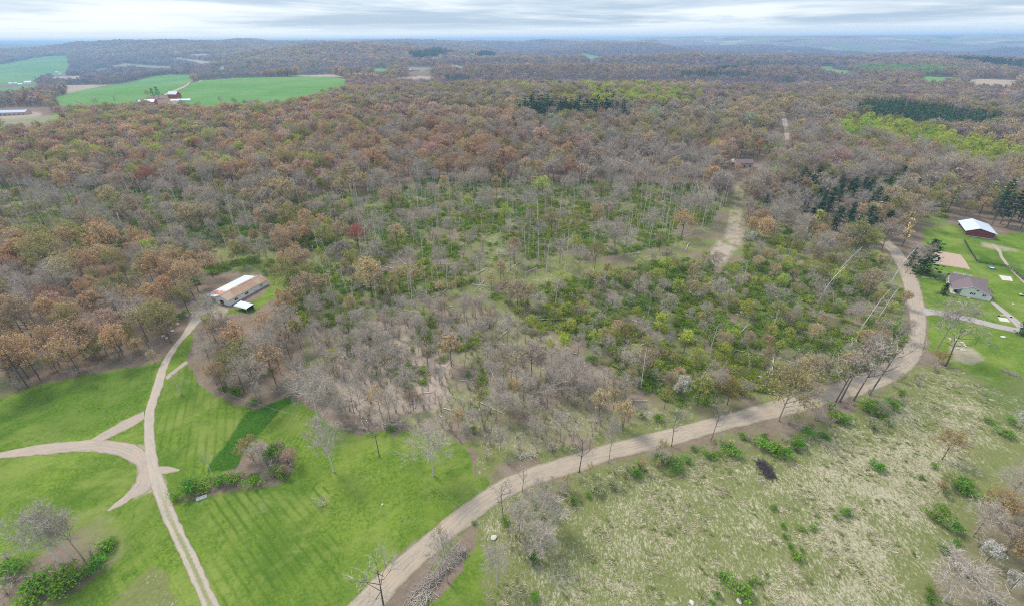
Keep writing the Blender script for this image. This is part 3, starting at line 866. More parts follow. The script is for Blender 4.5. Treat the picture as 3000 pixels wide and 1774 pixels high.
def pole(Ht=21.0, lean=0.0, bud=0, top=0.28, nb=9):
    """a slender stem left standing by the loggers, with a small ragged top"""
    p = Plant(); bx = RNG.uniform(-.6, .6)
    pts = [np.array([lean * Ht * t * t * .5 + bx * math.sin(t * 3), RNG.normal() * .08, Ht * t * (1 - .06 * abs(lean) * t)]) for t in np.linspace(0, 1, 7)]
    pts[0] = pts[0] + np.array([0, 0, -.4])
    p.limb(pts, .23, .06, 5)
    for i in range(nb):
        t = 1 - top * RNG.uniform(0, 1) ** .8 if i < nb - 3 else RNG.uniform(.4, .7)
        b = np.array([np.interp(t, np.linspace(0, 1, 7), [q[j] for q in pts]) for j in range(3)])
        az = RNG.uniform(0, 6.28); el = RNG.uniform(.3, 1.1); L = RNG.uniform(1.2, 3.4)
        e = b + np.array([math.cos(az) * math.cos(el), math.sin(az) * math.cos(el), math.sin(el)]) * L
        p.limb([b, e], .055, .02, 3)
        for q in range(6):
            s = b + (e - b) * RNG.uniform(.3, 1); d = unit(e - b + RNG.normal(size=3) * L * .6)
            g = s + d * RNG.uniform(.7, 1.8); p.ribbon(s, g, .07, RNG.uniform())
            for h in range(bud): p.leaf(g + RNG.normal(size=3) * .3, RNG.uniform(.3, .55), RNG.uniform())
    return p


def pine(Ht=22.0, W=8.0, bare=0.22, wh=11, per=6, tuft=6, ts=1.15, power=.8, droop=.10):
    p = Plant()
    p.limb([np.array([0, 0, -.4]), np.array([0, 0, Ht * .5]), np.array([.1, .1, Ht * .97])], Ht * .014, .05, 5)
    for i in range(wh):
        t = (i + RNG.uniform(0, .5)) / wh; z = Ht * (bare + (1 - bare) * t)
        R = W / 2 * (1 - t) ** power * RNG.uniform(.8, 1.15) + .35
        for j in range(per):
            if RNG.uniform() < .10: continue
            az = j * 6.283 / per + i * .7 + RNG.uniform(-.3, .3); L = R * RNG.uniform(.7, 1.15)
            d = np.array([math.cos(az), math.sin(az), .16 - droop + .45 * t]); b = np.array([0, 0, z]); e = b + d * L
            p.limb([b, e], .06, .02, 3)
            for h in range(tuft):
                f = .25 + .8 * (h + RNG.uniform(0, 1)) / tuft; c = b + d * L * f + np.array([*RNG.normal(size=2) * .30 * ts * (.4 + f), RNG.normal() * .12])
                u = np.array([math.cos(az + RNG.normal() * .6), math.sin(az + RNG.normal() * .6), RNG.normal() * .25 + .12]) * ts * RNG.uniform(.35, .62)
                v = np.cross(u, np.array([RNG.normal() * .5, RNG.normal() * .5, 1])) * RNG.uniform(.45, .75)
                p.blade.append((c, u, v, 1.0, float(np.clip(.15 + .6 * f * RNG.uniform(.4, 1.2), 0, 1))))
    return p


def bush(Ht=2.4, W=3.6, leaves=480, size=0.25, stems=9, twig=70, lobes=6):
    p = Plant(); L = [(RNG.uniform(-.33, .33) * W, RNG.uniform(-.33, .33) * W, RNG.uniform(.45, .75) * Ht, RNG.uniform(.24, .36) * W) for _ in range(lobes)]
    for i in range(stems):
        c = L[i % lobes]; e = np.array([c[0], c[1], c[2]]) + RNG.normal(size=3) * .3
        p.limb([np.array([RNG.normal() * .25, RNG.normal() * .25, -.15]), e * .6, e], .035, .012, 3)
    for i in range(twig):
        c = L[rnd.randrange(lobes)]; d = unit(RNG.normal(size=3) + np.array([0, 0, .5])); o = np.array(c[:3])
        p.ribbon(o + d * c[3] * .3, o + d * c[3] * RNG.uniform(.9, 1.45), .05, RNG.uniform())
    for i in range(leaves):
        c = L[rnd.randrange(lobes)]; d = unit(RNG.normal(size=3)); d[2] = abs(d[2]) * 1.1 - .25
        r = c[3] * (RNG.uniform(.45, 1.12)); q = np.array(c[:3]) + d * np.array([r, r, r * Ht / W * 1.25]); q[2] = max(q[2], .08)
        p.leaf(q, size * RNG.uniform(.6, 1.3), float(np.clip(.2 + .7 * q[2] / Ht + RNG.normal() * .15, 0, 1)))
    return p


def thicket(Ht=4.0, W=3.5, stems=9, tw=34, bud=0, tp=0.06):
    """leafless brush: many thin stems from one root, with twigs"""
    p = Plant()
    for i in range(stems):
        az = RNG.uniform(0, 6.28); sp = RNG.uniform(.15, .5) * W; h = Ht * RNG.uniform(.6, 1.05)
        b = np.array([RNG.normal() * .2, RNG.normal() * .2, -.15]); e = np.array([math.cos(az) * sp, math.sin(az) * sp, h]); m = (b + e) / 2 + np.array([0, 0, h * .12])
        p.limb([b, m, e], .05, .015, 3)
        for q in range(tw // stems + 1):
            s = m + (e - m) * RNG.uniform(-.4, 1); g = s + unit(e - m + RNG.normal(size=3) * h * .35) * RNG.uniform(.5, 1.4) * Ht / 4
            p.ribbon(s, g, tp, RNG.uniform())
            for z in range(bud): p.leaf(g + RNG.normal(size=3) * .2, RNG.uniform(.2, .38), RNG.uniform())
    return p


def log(L=14.0, r=0.24, branches=9):
    """a fallen stem with the broken stubs and twigs of its top"""
    p = Plant(); pts = [np.array([L * t, RNG.normal() * .12, r + .1 + .25 * t + RNG.uniform(0, .15)]) for t in np.linspace(0, 1, 5)]
    p.limb(pts, r, r * .35, 6)
    for i in range(branches):
        t = RNG.uniform(.5, 1); b = np.array([L * t, 0, r + .3]); d = unit(np.array([RNG.uniform(.2, 1), RNG.normal(), abs(RNG.normal()) * .7])); e = b + d * RNG.uniform(1, 3.6)
        p.limb([b, e], r * .3, .03, 3)
        for q in range(5): s = b + (e - b) * RNG.uniform(.3, 1); p.ribbon(s, s + unit(d + RNG.normal(size=3) * .8) * RNG.uniform(.6, 1.8), .06, RNG.uniform())
    return p


PROTO = {}                       # kind -> list of (trunk mesh, crown mesh, joined mesh)


def proto(kind, count, make, bark, crown):
    PROTO[kind] = [make(i).meshes(kind, M[bark], M[crown]) for i in range(count)]


U = RNG.uniform
# kinds near the camera (height, width as listed: scaled per tree)
proto('budding', 7, lambda i: broadleaf(U(17, 22), U(9.5, 14.5), U(.10, .30), (rnd.choice((8, 10, 12)), 5, 7), 7, U(.40, .52), side=3, lobes=U(.22, .30), gnarl=U(.1, .25)), 'bark_dark', 'crown')
proto('oak', 3, lambda i: broadleaf(19, 14, .24, (11, 5, 7), 4, .55, side=3, gnarl=.3, lobes=.26), 'bark_grey', 'crown')
proto('leafy', 3, lambda i: broadleaf(18, 10.5, .20, (10, 5, 6), 7, .55, side=2, lobes=.28), 'bark_dark', 'crown')
proto('bare', 6, lambda i: broadleaf(U(19, 22), U(8.5, 12.5), U(.18, .40), (10, 6, 8), 0, 0, .048, side=5, gnarl=.2, lobes=.30), 'bark_grey', 'twigs')
proto('pale', 3, lambda i: broadleaf(21, U(9, 11), U(.22, .32), (10, 6, 8), 0, 0, .055, side=5, gnarl=.22, low=-.5), 'bark_pale', 'twigs')
proto('open', 3, lambda i: broadleaf(19, 12, .30, (7, 4, 5), 0, 0, .06, side=2, gnarl=.5, lobes=.30), 'bark_dark', 'twigs')
proto('snag', 2, lambda i: broadleaf(15, 7, .30, (7, 3, 2), 0, 0, .09, side=1, gnarl=.3), 'bark_pale', 'twigs')
proto('pole', 5, lambda i: pole(21, U(-.12, .12), i % 2), 'bark_pale', 'crown')
proto('bowed', 3, lambda i: pole(22, U(.75, 1.0), 0, .5, 16), 'bark_pale', 'twigs')
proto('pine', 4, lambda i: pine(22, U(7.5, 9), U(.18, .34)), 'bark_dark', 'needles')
proto('spruce', 2, lambda i: pine(17, 9, .03, 15, 8, 7, .95, .75, .22), 'bark_dark', 'needles')
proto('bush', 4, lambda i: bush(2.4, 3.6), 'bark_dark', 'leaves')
proto('brush', 4, lambda i: thicket(4, 4, 11, 90), 'bark_grey', 'twigs')
proto('sapling', 4, lambda i: thicket(6, 3, 7, 60, 1), 'bark_grey', 'crown')
proto('log', 4, lambda i: log(U(10, 16), U(.17, .28)), 'bark_pale', 'twigs')
# for the depth of the wood, lighter models of the same shapes
proto('mid_budding', 4, lambda i: broadleaf(20, U(11.5, 13), U(.22, .34), (10, 4, 5), 4, .85, .12, side=2, lobes=.27), 'bark_dark', 'crown')
proto('mid_bare', 4, lambda i: broadleaf(20, U(10, 12), U(.25, .38), (9, 4, 4), 0, 0, .14, side=2, lobes=.28), 'bark_grey', 'twigs')
proto('mid_pine', 3, lambda i: pine(21, U(7, 9), .2, 8, 5, 3, 1.7), 'bark_dark', 'needles')
proto('far_budding', 4, lambda i: broadleaf(20, 13, .22, (8, 3, 3), 4, 1.35, .22, side=1, lobes=.27), 'bark_dark', 'crown')
proto('far_pine', 2, lambda i: pine(21, 8.5, .15, 6, 5, 2, 2.6), 'bark_dark', 'needles')
proto('far_clump', 4, lambda i: broadleaf(20, 22, .15, (11, 3, 3), 4, 2.6, .4, side=1, lobes=.24), 'bark_dark', 'crown')
# leafy carpet of the cut-over wood
def tuft():
    p = Plant()
    for i in range(26):
        b = np.array([RNG.normal() * .42, RNG.normal() * .24, 0]); e = b + np.array([U(.25, .85), RNG.normal() * .22, U(.10, .48)])
        p.blade.append(((b + e) / 2, (e - b) / 2, np.array([0, U(.02, .05), U(.0, .03)]), 1.0, RNG.uniform()))
    p.limb([np.array([0, 0, -.1]), np.array([0.05, 0, .12])], .03, .01, 3)
    return p


proto('tuft', 5, lambda i: tuft(), 'bark_pale', 'leaves')
proto('carpet', 4, lambda i: bush(1.5, 3.4, 190, .30, 2, 26, 5), 'bark_dark', 'leaves')

TINT = dict(rust=(.47, .30, .185), orange=(.585, .405, .225), pink=(.56, .37, .295), red=(.40, .11, .095), tan=(.54, .43, .25), olive=(.36, .345, .125), ygreen=(.46, .52, .09),
            lime=(.33, .50, .05), brown=(.42, .325, .23), grey=(.45, .39, .325), mauve=(.37, .285, .285), pine=(.050, .115, .055), dpine=(.032, .080, .042), spruce=(.040, .080, .042), bush=(0.094, 0.256, 0.027),
            white=(.64, .63, .59), redbud=(0.460, 0.200, 0.260), twig=(0.420, 0.365, 0.305), palepink=(.68, .575, .525), pinktwig=(0.460, 0.375, 0.330), gold=(0.414, 0.291, 0.129), sage=(0.363, 0.430, 0.255), mint=(0.280, 0.435, 0.196), oakgold=(0.400, 0.330, 0.150))


# ------------------------------------------------------------------ where what grows
NAME = dict(budding='budding_tree', oak='budding_tree', leafy='leafing_tree', bare='bare_tree', pale='bare_tree', open='bare_tree', snag='bare_tree', pole='slender_tree', bowed='bowed_tree',
            pine='pine_tree', spruce='spruce_tree', bush='green_shrub', brush='bare_bush', sapling='sapling', log='fallen_log')
CATEGORY = dict(budding_tree='tree', leafing_tree='tree', bare_tree='tree', slender_tree='tree', bowed_tree='tree', pine_tree='pine tree', spruce_tree='spruce tree', green_shrub='shrub', bare_bush='bush',
                sapling='sapling', fallen_log='fallen trunk', blossoming_tree='tree')
GROUP = dict(budding_tree='budding trees of the wood', leafing_tree='trees in fresh leaf', bare_tree='leafless trees', slender_tree='slender stems of the thinned wood', bowed_tree='bowed pale stems', pine_tree='dark pines',
             spruce_tree='dark spruces', green_shrub='bright green shrubs', bare_bush='leafless bushes', sapling='saplings of the brushy ground', fallen_log='fallen trunks in the cut-over wood', blossoming_tree='trees in blossom')
CAP = dict(budding_tree=290, leafing_tree=90, bare_tree=290, slender_tree=230, bowed_tree=60, pine_tree=170, green_shrub=200, bare_bush=110, sapling=150, fallen_log=150, spruce_tree=20)
HT = dict(budding=20, oak=19, leafy=18, bare=21, pale=21, open=19, snag=15, pole=21, bowed=22, pine=22, spruce=17, bush=2.4, brush=4, sapling=6, log=1)
WOOD = dict(mauve=.44, brown=.18, grey=.16, olive=.09, pink=.07, tan=.05, sage=.02)
UPLEFT = dict(rust=.09, orange=.18, olive=.17, tan=.15, pink=.12, brown=.10, ygreen=.11, grey=.04, red=.018, lime=.022)
ZONES = [  # polygon of ground, share of full density, kinds, colours, height range
    ([(-3000, 330), (700, 318), (1000, 282), (1300, 282), (1300, 620), (-3000, 640)], 1.0, dict(budding=.86, bare=.10, leafy=.04), UPLEFT, (.80, 1.08)),
    ([(1150, 330), (2350, 330), (2350, 570), (1150, 600)], 1.0, dict(budding=.75, bare=.20, oak=.05), dict(brown=.22, orange=.16, pink=.13, tan=.14, grey=.14, olive=.11, rust=.10), (.8, 1.1)),
    ([(950, 420), (1500, 420), (1500, 560), (950, 560)], 1.0, dict(budding=.8, bare=.2), dict(rust=.27, orange=.2, pink=.14, brown=.12, olive=.12, tan=.1, grey=.05), (.8, 1.1)),
    ([(1080, 282), (1500, 270), (2050, 276), (2050, 335), (1080, 350)], 1.0, dict(budding=.86, bare=.10, leafy=.04), dict(olive=.25, tan=.20, brown=.30, grey=.15, ygreen=.05, mauve=.05), (.85, 1.1)),
    ([(1720, 270), (2010, 280), (2010, 350), (1720, 330)], 1.0, dict(budding=.75, leafy=.25), dict(ygreen=.36, lime=.06, olive=.26, tan=.22, brown=.1), (.85, 1.05)),
    ([(2150, 300), (2500, 300), (3000, 400), (3600, 480), (3600, 680), (2250, 680), (2200, 500)], 1.0, dict(budding=.62, bare=.30, oak=.08), dict(grey=.27, brown=.27, tan=.20, olive=.14, pink=.05, mauve=.07), (.85, 1.1)),
    ([(1600, 340), (2250, 330), (2250, 470), (1600, 450)], 1.0, dict(budding=.70, bare=.20, oak=.10), dict(grey=.27, brown=.22, tan=.22, olive=.14, rust=.08, sage=.07), (.85, 1.1)),
    ([(2450, 372), (2560, 366), (2700, 396), (2960, 470), (2980, 515), (2880, 525), (2680, 465), (2460, 425)], 1.1, dict(leafy=.85, budding=.15), dict(ygreen=.75, lime=.1, olive=.15), (.85, 1.0)),
    # woods at the lower left
    ([(-900, 690), (300, 690), (470, 740), (600, 800), (585, 850), (545, 940), (495, 1015), (455, 1085), (400, 1100), (250, 1128), (100, 1158), (0, 1196), (-900, 1450)], 1.1,
     dict(budding=.82, bare=.12, leafy=.04, oak=.02), dict(orange=.32, tan=.15, rust=.12, olive=.17, brown=.12, ygreen=.06, pink=.06), (.72, 1.0)),
    # thinned wood on the left
    ([(-900, 560), (700, 560), (1000, 620), (1000, 830), (800, 790), (700, 790), (600, 800), (480, 745), (300, 710), (-900, 700)], .80, dict(bare=.36, budding=.26, pole=.38), dict(brown=.3, olive=.25, grey=.2, orange=.1, tan=.15), (.65, 1.0)),
    ([(700, 560), (1200, 540), (1250, 620), (1000, 700), (760, 680)], .85, dict(budding=.62, bare=.28, pole=.10), dict(tan=.2, orange=.22, olive=.22, brown=.2, grey=.16), (.75, 1.0)),
    # strip of budding trees right of the white shed
    ([(800, 640), (960, 640), (1000, 800), (1010, 960), (900, 1050), (760, 1020), (740, 930), (850, 850)], .95, dict(budding=.66, bare=.28, pole=.06), dict(orange=.30, tan=.25, olive=.25, brown=.2), (.65, .95)),
    # clump between shed, lane and lawn
    ([(545, 1000), (575, 960), (640, 930), (730, 925), (860, 1000), (905, 1060), (880, 1170), (800, 1195), (740, 1215), (650, 1190), (585, 1140), (550, 1080)], 1.25, dict(budding=.52, bare=.34, pale=.14), dict(orange=.30, tan=.18, brown=.24, olive=.14, grey=.14), (.72, .98)),
    # cut-over centre
    ([(980, 600), (1250, 540), (1600, 545), (2050, 550), (2110, 590), (2060, 680), (1960, 740), (1500, 850), (1000, 940), (940, 800)], .80, dict(pole=.60, bare=.21, budding=.13, sapling=.06), dict(tan=.3, grey=.3, olive=.2, ygreen=.12, orange=.08), (.60, 1.0)),
    ([(1780, 560), (2110, 570), (2120, 660), (1900, 690), (1780, 640)], .75, dict(pole=.70, bare=.20, bowed=.10), dict(tan=.5, grey=.5), (.75, 1.05)),
    ([(1700, 470), (2060, 470), (2090, 560), (1720, 570)], .9, dict(bare=.60, budding=.22, pole=.18), dict(grey=.5, pink=.25, tan=.25), (.8, 1.05)),
    # young growth of the right
    ([(1480, 880), (1960, 760), (2150, 780), (2220, 700), (2540, 720), (2630, 840), (2648, 1000), (2560, 1065), (2250, 1150), (1950, 1220), (1800, 1120), (1500, 980)], .66, dict(bare=.36, budding=.38, bowed=.06, pole=.10, leafy=.08),
     dict(olive=.30, tan=.24, ygreen=.22, brown=.16, grey=.08), (.36, .74)),
    ([(2170, 600), (2600, 560), (2640, 700), (2560, 760), (2200, 740)], .95, dict(budding=.50, bare=.36, leafy=.06, pine=.08), dict(brown=.3, grey=.25, tan=.15, orange=.1, pink=.1, olive=.1), (.65, .95)),
    ([(2560, 560), (2790, 575), (3400, 590), (3400, 662), (2790, 656), (2700, 672), (2668, 770), (2600, 740)], 1.1, dict(budding=.50, bare=.28, pine=.14, oak=.08), dict(olive=.35, tan=.3, grey=.2, brown=.15), (.65, .95)),
    # brown brushy ground in front
    ([(930, 960), (1460, 900), (1500, 990), (1800, 1130), (1950, 1225), (1700, 1290), (1560, 1335), (1450, 1375), (1390, 1300), (1250, 1240), (1130, 1250), (1040, 1265), (950, 1220), (900, 1110)], .95, dict(bare=.58, sapling=.20, budding=.12, brush=.10),
     dict(grey=.34, brown=.34, tan=.26, olive=.06), (.40, .70)),
    ([(1000, 900), (1240, 950), (1180, 1120), (980, 1090)], 1.1, dict(bare=.75, brush=.25), dict(grey=.4, brown=.6), (.36, .55)),
    ([(1560, 1180), (1950, 1120), (2060, 1195), (1850, 1260), (1600, 1310), (1450, 1360)], .75, dict(bare=.40, oak=.20, budding=.22, brush=.18), dict(tan=.5, olive=.2, grey=.3), (.40, .62)),
]
PINES = [  # ground outline, spacing factor, height range, colour
    ([(1520, 352), (1560, 330), (1700, 340), (1790, 345), (1830, 368), (1700, 376), (1530, 372)], 1.0, (.85, 1.35), 'dpine'),
    ([(1630, 290), (1800, 285), (1800, 330), (1640, 320)], .22, (.75, 1.1), 'dpine'), ([(1700, 330), (1960, 330), (1960, 350), (1700, 362)], .35, (.7, 1.0), 'dpine'),
    ([(2478, 358), (2530, 322), (2640, 325), (2760, 345), (2900, 362), (2940, 388), (2870, 400), (2718, 398), (2600, 382)], 1.6, (.85, 1.0), 'pine'),
    ([(1306, 240), (1330, 236), (1368, 238), (1378, 248), (1360, 257), (1320, 257)], 2.0, (.9, 1.1), 'dpine'),
    ([(1985, 224), (2080, 222), (2190, 228), (2195, 236), (2080, 240), (1990, 236)], 1.5, (.9, 1.1), 'dpine'), ([(2078, 212), (2160, 204), (2260, 196), (2290, 202), (2200, 212), (2100, 218)], 1.0, (.9, 1.1), 'dpine'),
    ([(2770, 182), (2860, 182), (3000, 200), (3100, 210), (3100, 224), (2980, 216), (2860, 200)], 1.1, (.9, 1.1), 'dpine'), ([(2288, 262), (2310, 240), (2332, 240), (2325, 260), (2300, 284)], 1.5, (.9, 1.1), 'pine'),
    ([(2355, 238), (2405, 238), (2405, 243), (2355, 243)], 1.2, (.7, .9), 'pine'), ([(2290, 560), (2420, 535), (2560, 590), (2610, 700), (2500, 740), (2350, 670)], .70, (.55, .85), 'spruce'),
    ([(2860, 630), (3300, 650), (3300, 690), (2880, 668)], 1.0, (.95, 1.3), 'dpine'), ([(2590, 545), (2720, 560), (2720, 640), (2630, 620)], .25, (.6, .9), 'pine'),
    ([(1395, 166), (1420, 160), (1448, 164), (1450, 175), (1400, 177)], 1.6, (.9, 1.1), 'dpine'), ([(1190, 160), (1280, 152), (1330, 160), (1280, 178), (1210, 182)], .9, (.9, 1.1), 'dpine'),
    ([(2190, 560), (2320, 540), (2340, 640), (2230, 660)], .35, (.6, .9), 'pine'),
]
LIGHTBAND = [(2452, 212), (2560, 206), (2690, 206), (2860, 220), (2700, 226), (2560, 224)]
ROADS = [[(1016, 1774), (1117, 1671), (1210, 1594), (1291, 1528), (1384, 1457), (1465, 1404), (1558, 1366), (1708, 1320), (1849, 1281), (1999, 1245), (2141, 1208), (2249, 1178), (2374, 1140), (2474, 1113), (2560, 1078), (2620, 1045), (2654, 1008), (2664, 971), (2666, 931), (2654, 870), (2633, 792), (2600, 738),
          (2650, 738), (2678, 786), (2713, 921), (2712, 991), (2676, 1082), (2541, 1156), (2416, 1191), (2226, 1240), (1999, 1303), (1809, 1345), (1687, 1390), (1546, 1430), (1445, 1486), (1360, 1555), (1283, 1616), (1125, 1774)],
         [(422, 1295), (422, 1214), (435, 1174), (449, 1128), (465, 1075), (497, 1023), (538, 974), (562, 915), (640, 880), (690, 905), (640, 940), (575, 975), (521, 1015), (491, 1071), (460, 1174), (454, 1295)],
         [(590, 890), (580, 840), (690, 780), (800, 790), (815, 845), (760, 930), (640, 920)], [(2120, 790), (2085, 770), (2150, 560), (2185, 560), (2155, 770)], [(2284, 300), (2298, 300), (2318, 415), (2286, 415)],
         [(2700, 640), (3400, 640), (3400, 1300), (2900, 1140), (2720, 1020)], [(-100, 318), (150, 312), (150, 352), (240, 352), (160, 380), (-100, 385)], [(405, 318), (560, 305), (560, 285), (410, 290)], [(2130, 470), (2260, 470), (2260, 505), (2130, 505)]]
NOTREE = LAWN + [m[0] for m in MEADOW] + CROP + PALE + TAN + DIRT + ROADS + LITTERPALE
CLEAR = [[(596, 890), (606, 845), (690, 786), (770, 796), (800, 835), (800, 850), (745, 925), (640, 905)], [(2690, 650), (3200, 650), (3200, 1000), (2710, 930)], [(-200, 314), (120, 312), (125, 345), (-200, 345)], [(405, 300), (450, 292), (560, 278), (560, 300), (455, 310)],
         [(2720, 960), (3000, 980), (3000, 1130), (2760, 1090)], [(2085, 785), (2120, 700), (2148, 545), (2188, 545), (2170, 700), (2150, 785)], [(2276, 332), (2302, 326), (2326, 412), (2274, 412)], [(2130, 470), (2250, 474), (2250, 492), (2130, 495)], [(425, 1090), (540, 955), (570, 960), (480, 1100)]]      # what no crown may cover

T = []          # every tree: dict(kind, x, y, s, w, rz, tint, px, py, r[, label])


def pick(weights, n, x, y, seed, patch=34.0, sharp=3.2):
    """choose by weight, with patches of like neighbours"""
    k = list(weights); W = np.zeros((n, len(k)))
    for i, c in enumerate(k):
        W[:, i] = weights[c] * np.exp(sharp * (vnoise(x, y, patch, seed + 13 * (hash_name(c) % 97), 2) - .5))
    W /= W.sum(1, keepdims=True)
    return [k[j] for j in np.minimum((W.cumsum(1) < RNG.uniform(size=(n, 1))).sum(1), len(k) - 1)]


def hash_name(s):
    h = 0
    for c in s: h = (h * 31 + ord(c)) & 0xffff
    return h


def jgrid(r0, r1, step):
    """points about one step apart over the sector in view"""
    n = int(r1 / step) + 2
    i, j = np.meshgrid(np.arange(-n, n + 1), np.arange(0, n + 1))
    x = (i + (j % 2) * .5 + RNG.uniform(-.36, .36, i.shape)) * step; y = (j + RNG.uniform(-.36, .36, i.shape)) * step
    x, y = x.ravel(), y.ravel(); r = np.hypot(x, y); a = np.abs(np.arctan2(x, y))
    k = (r >= r0) & (r < r1) & (a < math.radians(54)) & (y > 20)
    return x[k], y[k]


# what the ground hides: highest sight line per bearing
_AZ = np.linspace(-56, 56, 449); _RR = np.geomspace(60, 9000, 520)
_gx = np.outer(np.sin(np.radians(_AZ)), _RR); _gy = np.outer(np.cos(np.radians(_AZ)), _RR)
_el = np.maximum.accumulate((hgt(_gx, _gy) - H) / _RR[None, :], axis=1)


def in_view(x, y, z, top):
    r = np.hypot(x, y); ia = np.clip(np.round((np.degrees(np.arctan2(x, y)) + 56) * 4).astype(int), 0, 448)
    ir = np.clip(np.searchsorted(_RR, r * .97) - 1, 0, 519)
    return (z + top - H) / r > _el[ia, ir] - .0006


FORESTS = dict(wood=[], bare=[], pine=[], slender=[])


def plant(r0, r1, step, lod, zones=None, force=False):
    Z = zones or ZONES
    x, y = jgrid(r0, r1, step); z = hgt(x, y); px, py = project(x, y, z)
    vis = (px > -260) & (px < 3260) & (py < 1990) & in_view(x, y, z, 24)
    x, y, z, px, py = x[vis], y[vis], z[vis], px[vis], py[vis]
    n = len(x); zone = np.full(n, -1); no = np.zeros(n, bool)
    jit = np.clip(r1 / 500, .6, 1.2); zx = px + (vnoise(x, y, 45 * jit, 141, 3) - .5) * 150; zy = py + (vnoise(x, y, 45 * jit, 151, 3) - .5) * np.clip(py - 150, 10, 700) * .07
    for i, (p, *_r) in enumerate(Z): zone[inpoly(zx, zy, p)] = i
    for p in (NOTREE if not force else [ROADS[0]]): no |= inpoly(px, py, p)
    pz = np.full(n, -1)
    for i, (p, d, h, c) in enumerate(PINES if zones is None else []):
        m = inpoly(px + (zx - px) * .25, py + (zy - py) * .6, p) & (RNG.uniform(size=n) < d * (step / 7.2) ** 2 * .62); pz[m] = i
        if d > 1: no |= inpoly(px, py, p) & (pz != i)
    no |= (zone < 0) & ((py > 600) | (zones is not None))
    for up in (9, 17):
        tx, ty = project(x, y, z + up)
        for p in CLEAR + (CROP + PALE + TAN if r1 > 700 else []): no |= inpoly(tx, ty, p)
    no &= pz < 0
    dens = np.array([q[1] for q in Z] + [1.0])[zone]
    gap = vnoise(x, y, 26, 88, 3)
    keep = ~no & ((RNG.uniform(size=n) < dens * np.where(dens < .9, np.clip(.35 + 1.9 * (gap - .15), .2, 1.5), 1)) | (pz >= 0))
    for zi in range(-1, len(Z)):
        m = np.where(keep & (zone == zi) & (pz < 0))[0]
        if not len(m): continue
        if zi < 0: kinds, cols, hr = dict(budding=.86, bare=.14), WOOD, (.85, 1.1)
        else: _p, _d, kinds, cols, hr = Z[zi]
        ks = pick(kinds, len(m), x[m], y[m], 5, 30, 2.0); cs = pick(cols, len(m), x[m], y[m], 900, 44.0 if r1 < 1100 else 130.0, 3.4)
        lb = inpoly(px[m], py[m], LIGHTBAND)
        hh = RNG.uniform(*hr, size=len(m)) * (1 + .25 * (vnoise(x[m], y[m], 40, 44, 2) - .5)); ww = RNG.uniform(.80, 1.30, size=len(m)); hh *= RNG.choice((.78, .92, 1.0, 1.06, 1.18), size=len(m)); rz = RNG.uniform(0, 6.28, size=len(m)); tj = RNG.uniform(.84, 1.16, size=(len(m), 1)) * RNG.uniform(.94, 1.06, size=(len(m), 3))
        for t, j in enumerate(m):
            k = ks[t]; c = cs[t]
            if lb[t]: c = 'mint'; k = 'leafy' if lod < 2 else 'budding'
            if k in ('bare', 'pale', 'open', 'bowed', 'snag', 'pole', 'brush'): c = 'palepink' if c == 'pink' else ('twig' if c not in ('brown', 'mauve') else 'pinktwig')
            if k in ('brush', 'sapling'): hh[t] = min(max(hh[t] * 2.4, .65), 1.35)
            if lod >= 2: e = float(sstep(z[j], -50, 35)); tj[t] *= np.array((.80, .78, .94)) * (1 - e) + np.array((1.22, 1.16, .98)) * e  # painted relief shading in the tint: far crowns dim in valleys, pale on heights
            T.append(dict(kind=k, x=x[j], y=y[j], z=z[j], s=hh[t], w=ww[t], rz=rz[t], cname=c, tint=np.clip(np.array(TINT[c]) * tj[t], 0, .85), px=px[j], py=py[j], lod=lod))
    for j in np.where(keep & (pz >= 0))[0]:
        _p, _d, hr, c = PINES[pz[j]]
        T.append(dict(kind='spruce' if c == 'spruce' and lod == 0 and False else 'pine', x=x[j], y=y[j], z=z[j], s=U(*hr), w=U(1.25, 1.7) if c == 'spruce' else U(.85, 1.2), rz=U(0, 6.28), cname='pine', tint=np.array(TINT[c]) * U(.75, 1.3), px=px[j], py=py[j], lod=lod))


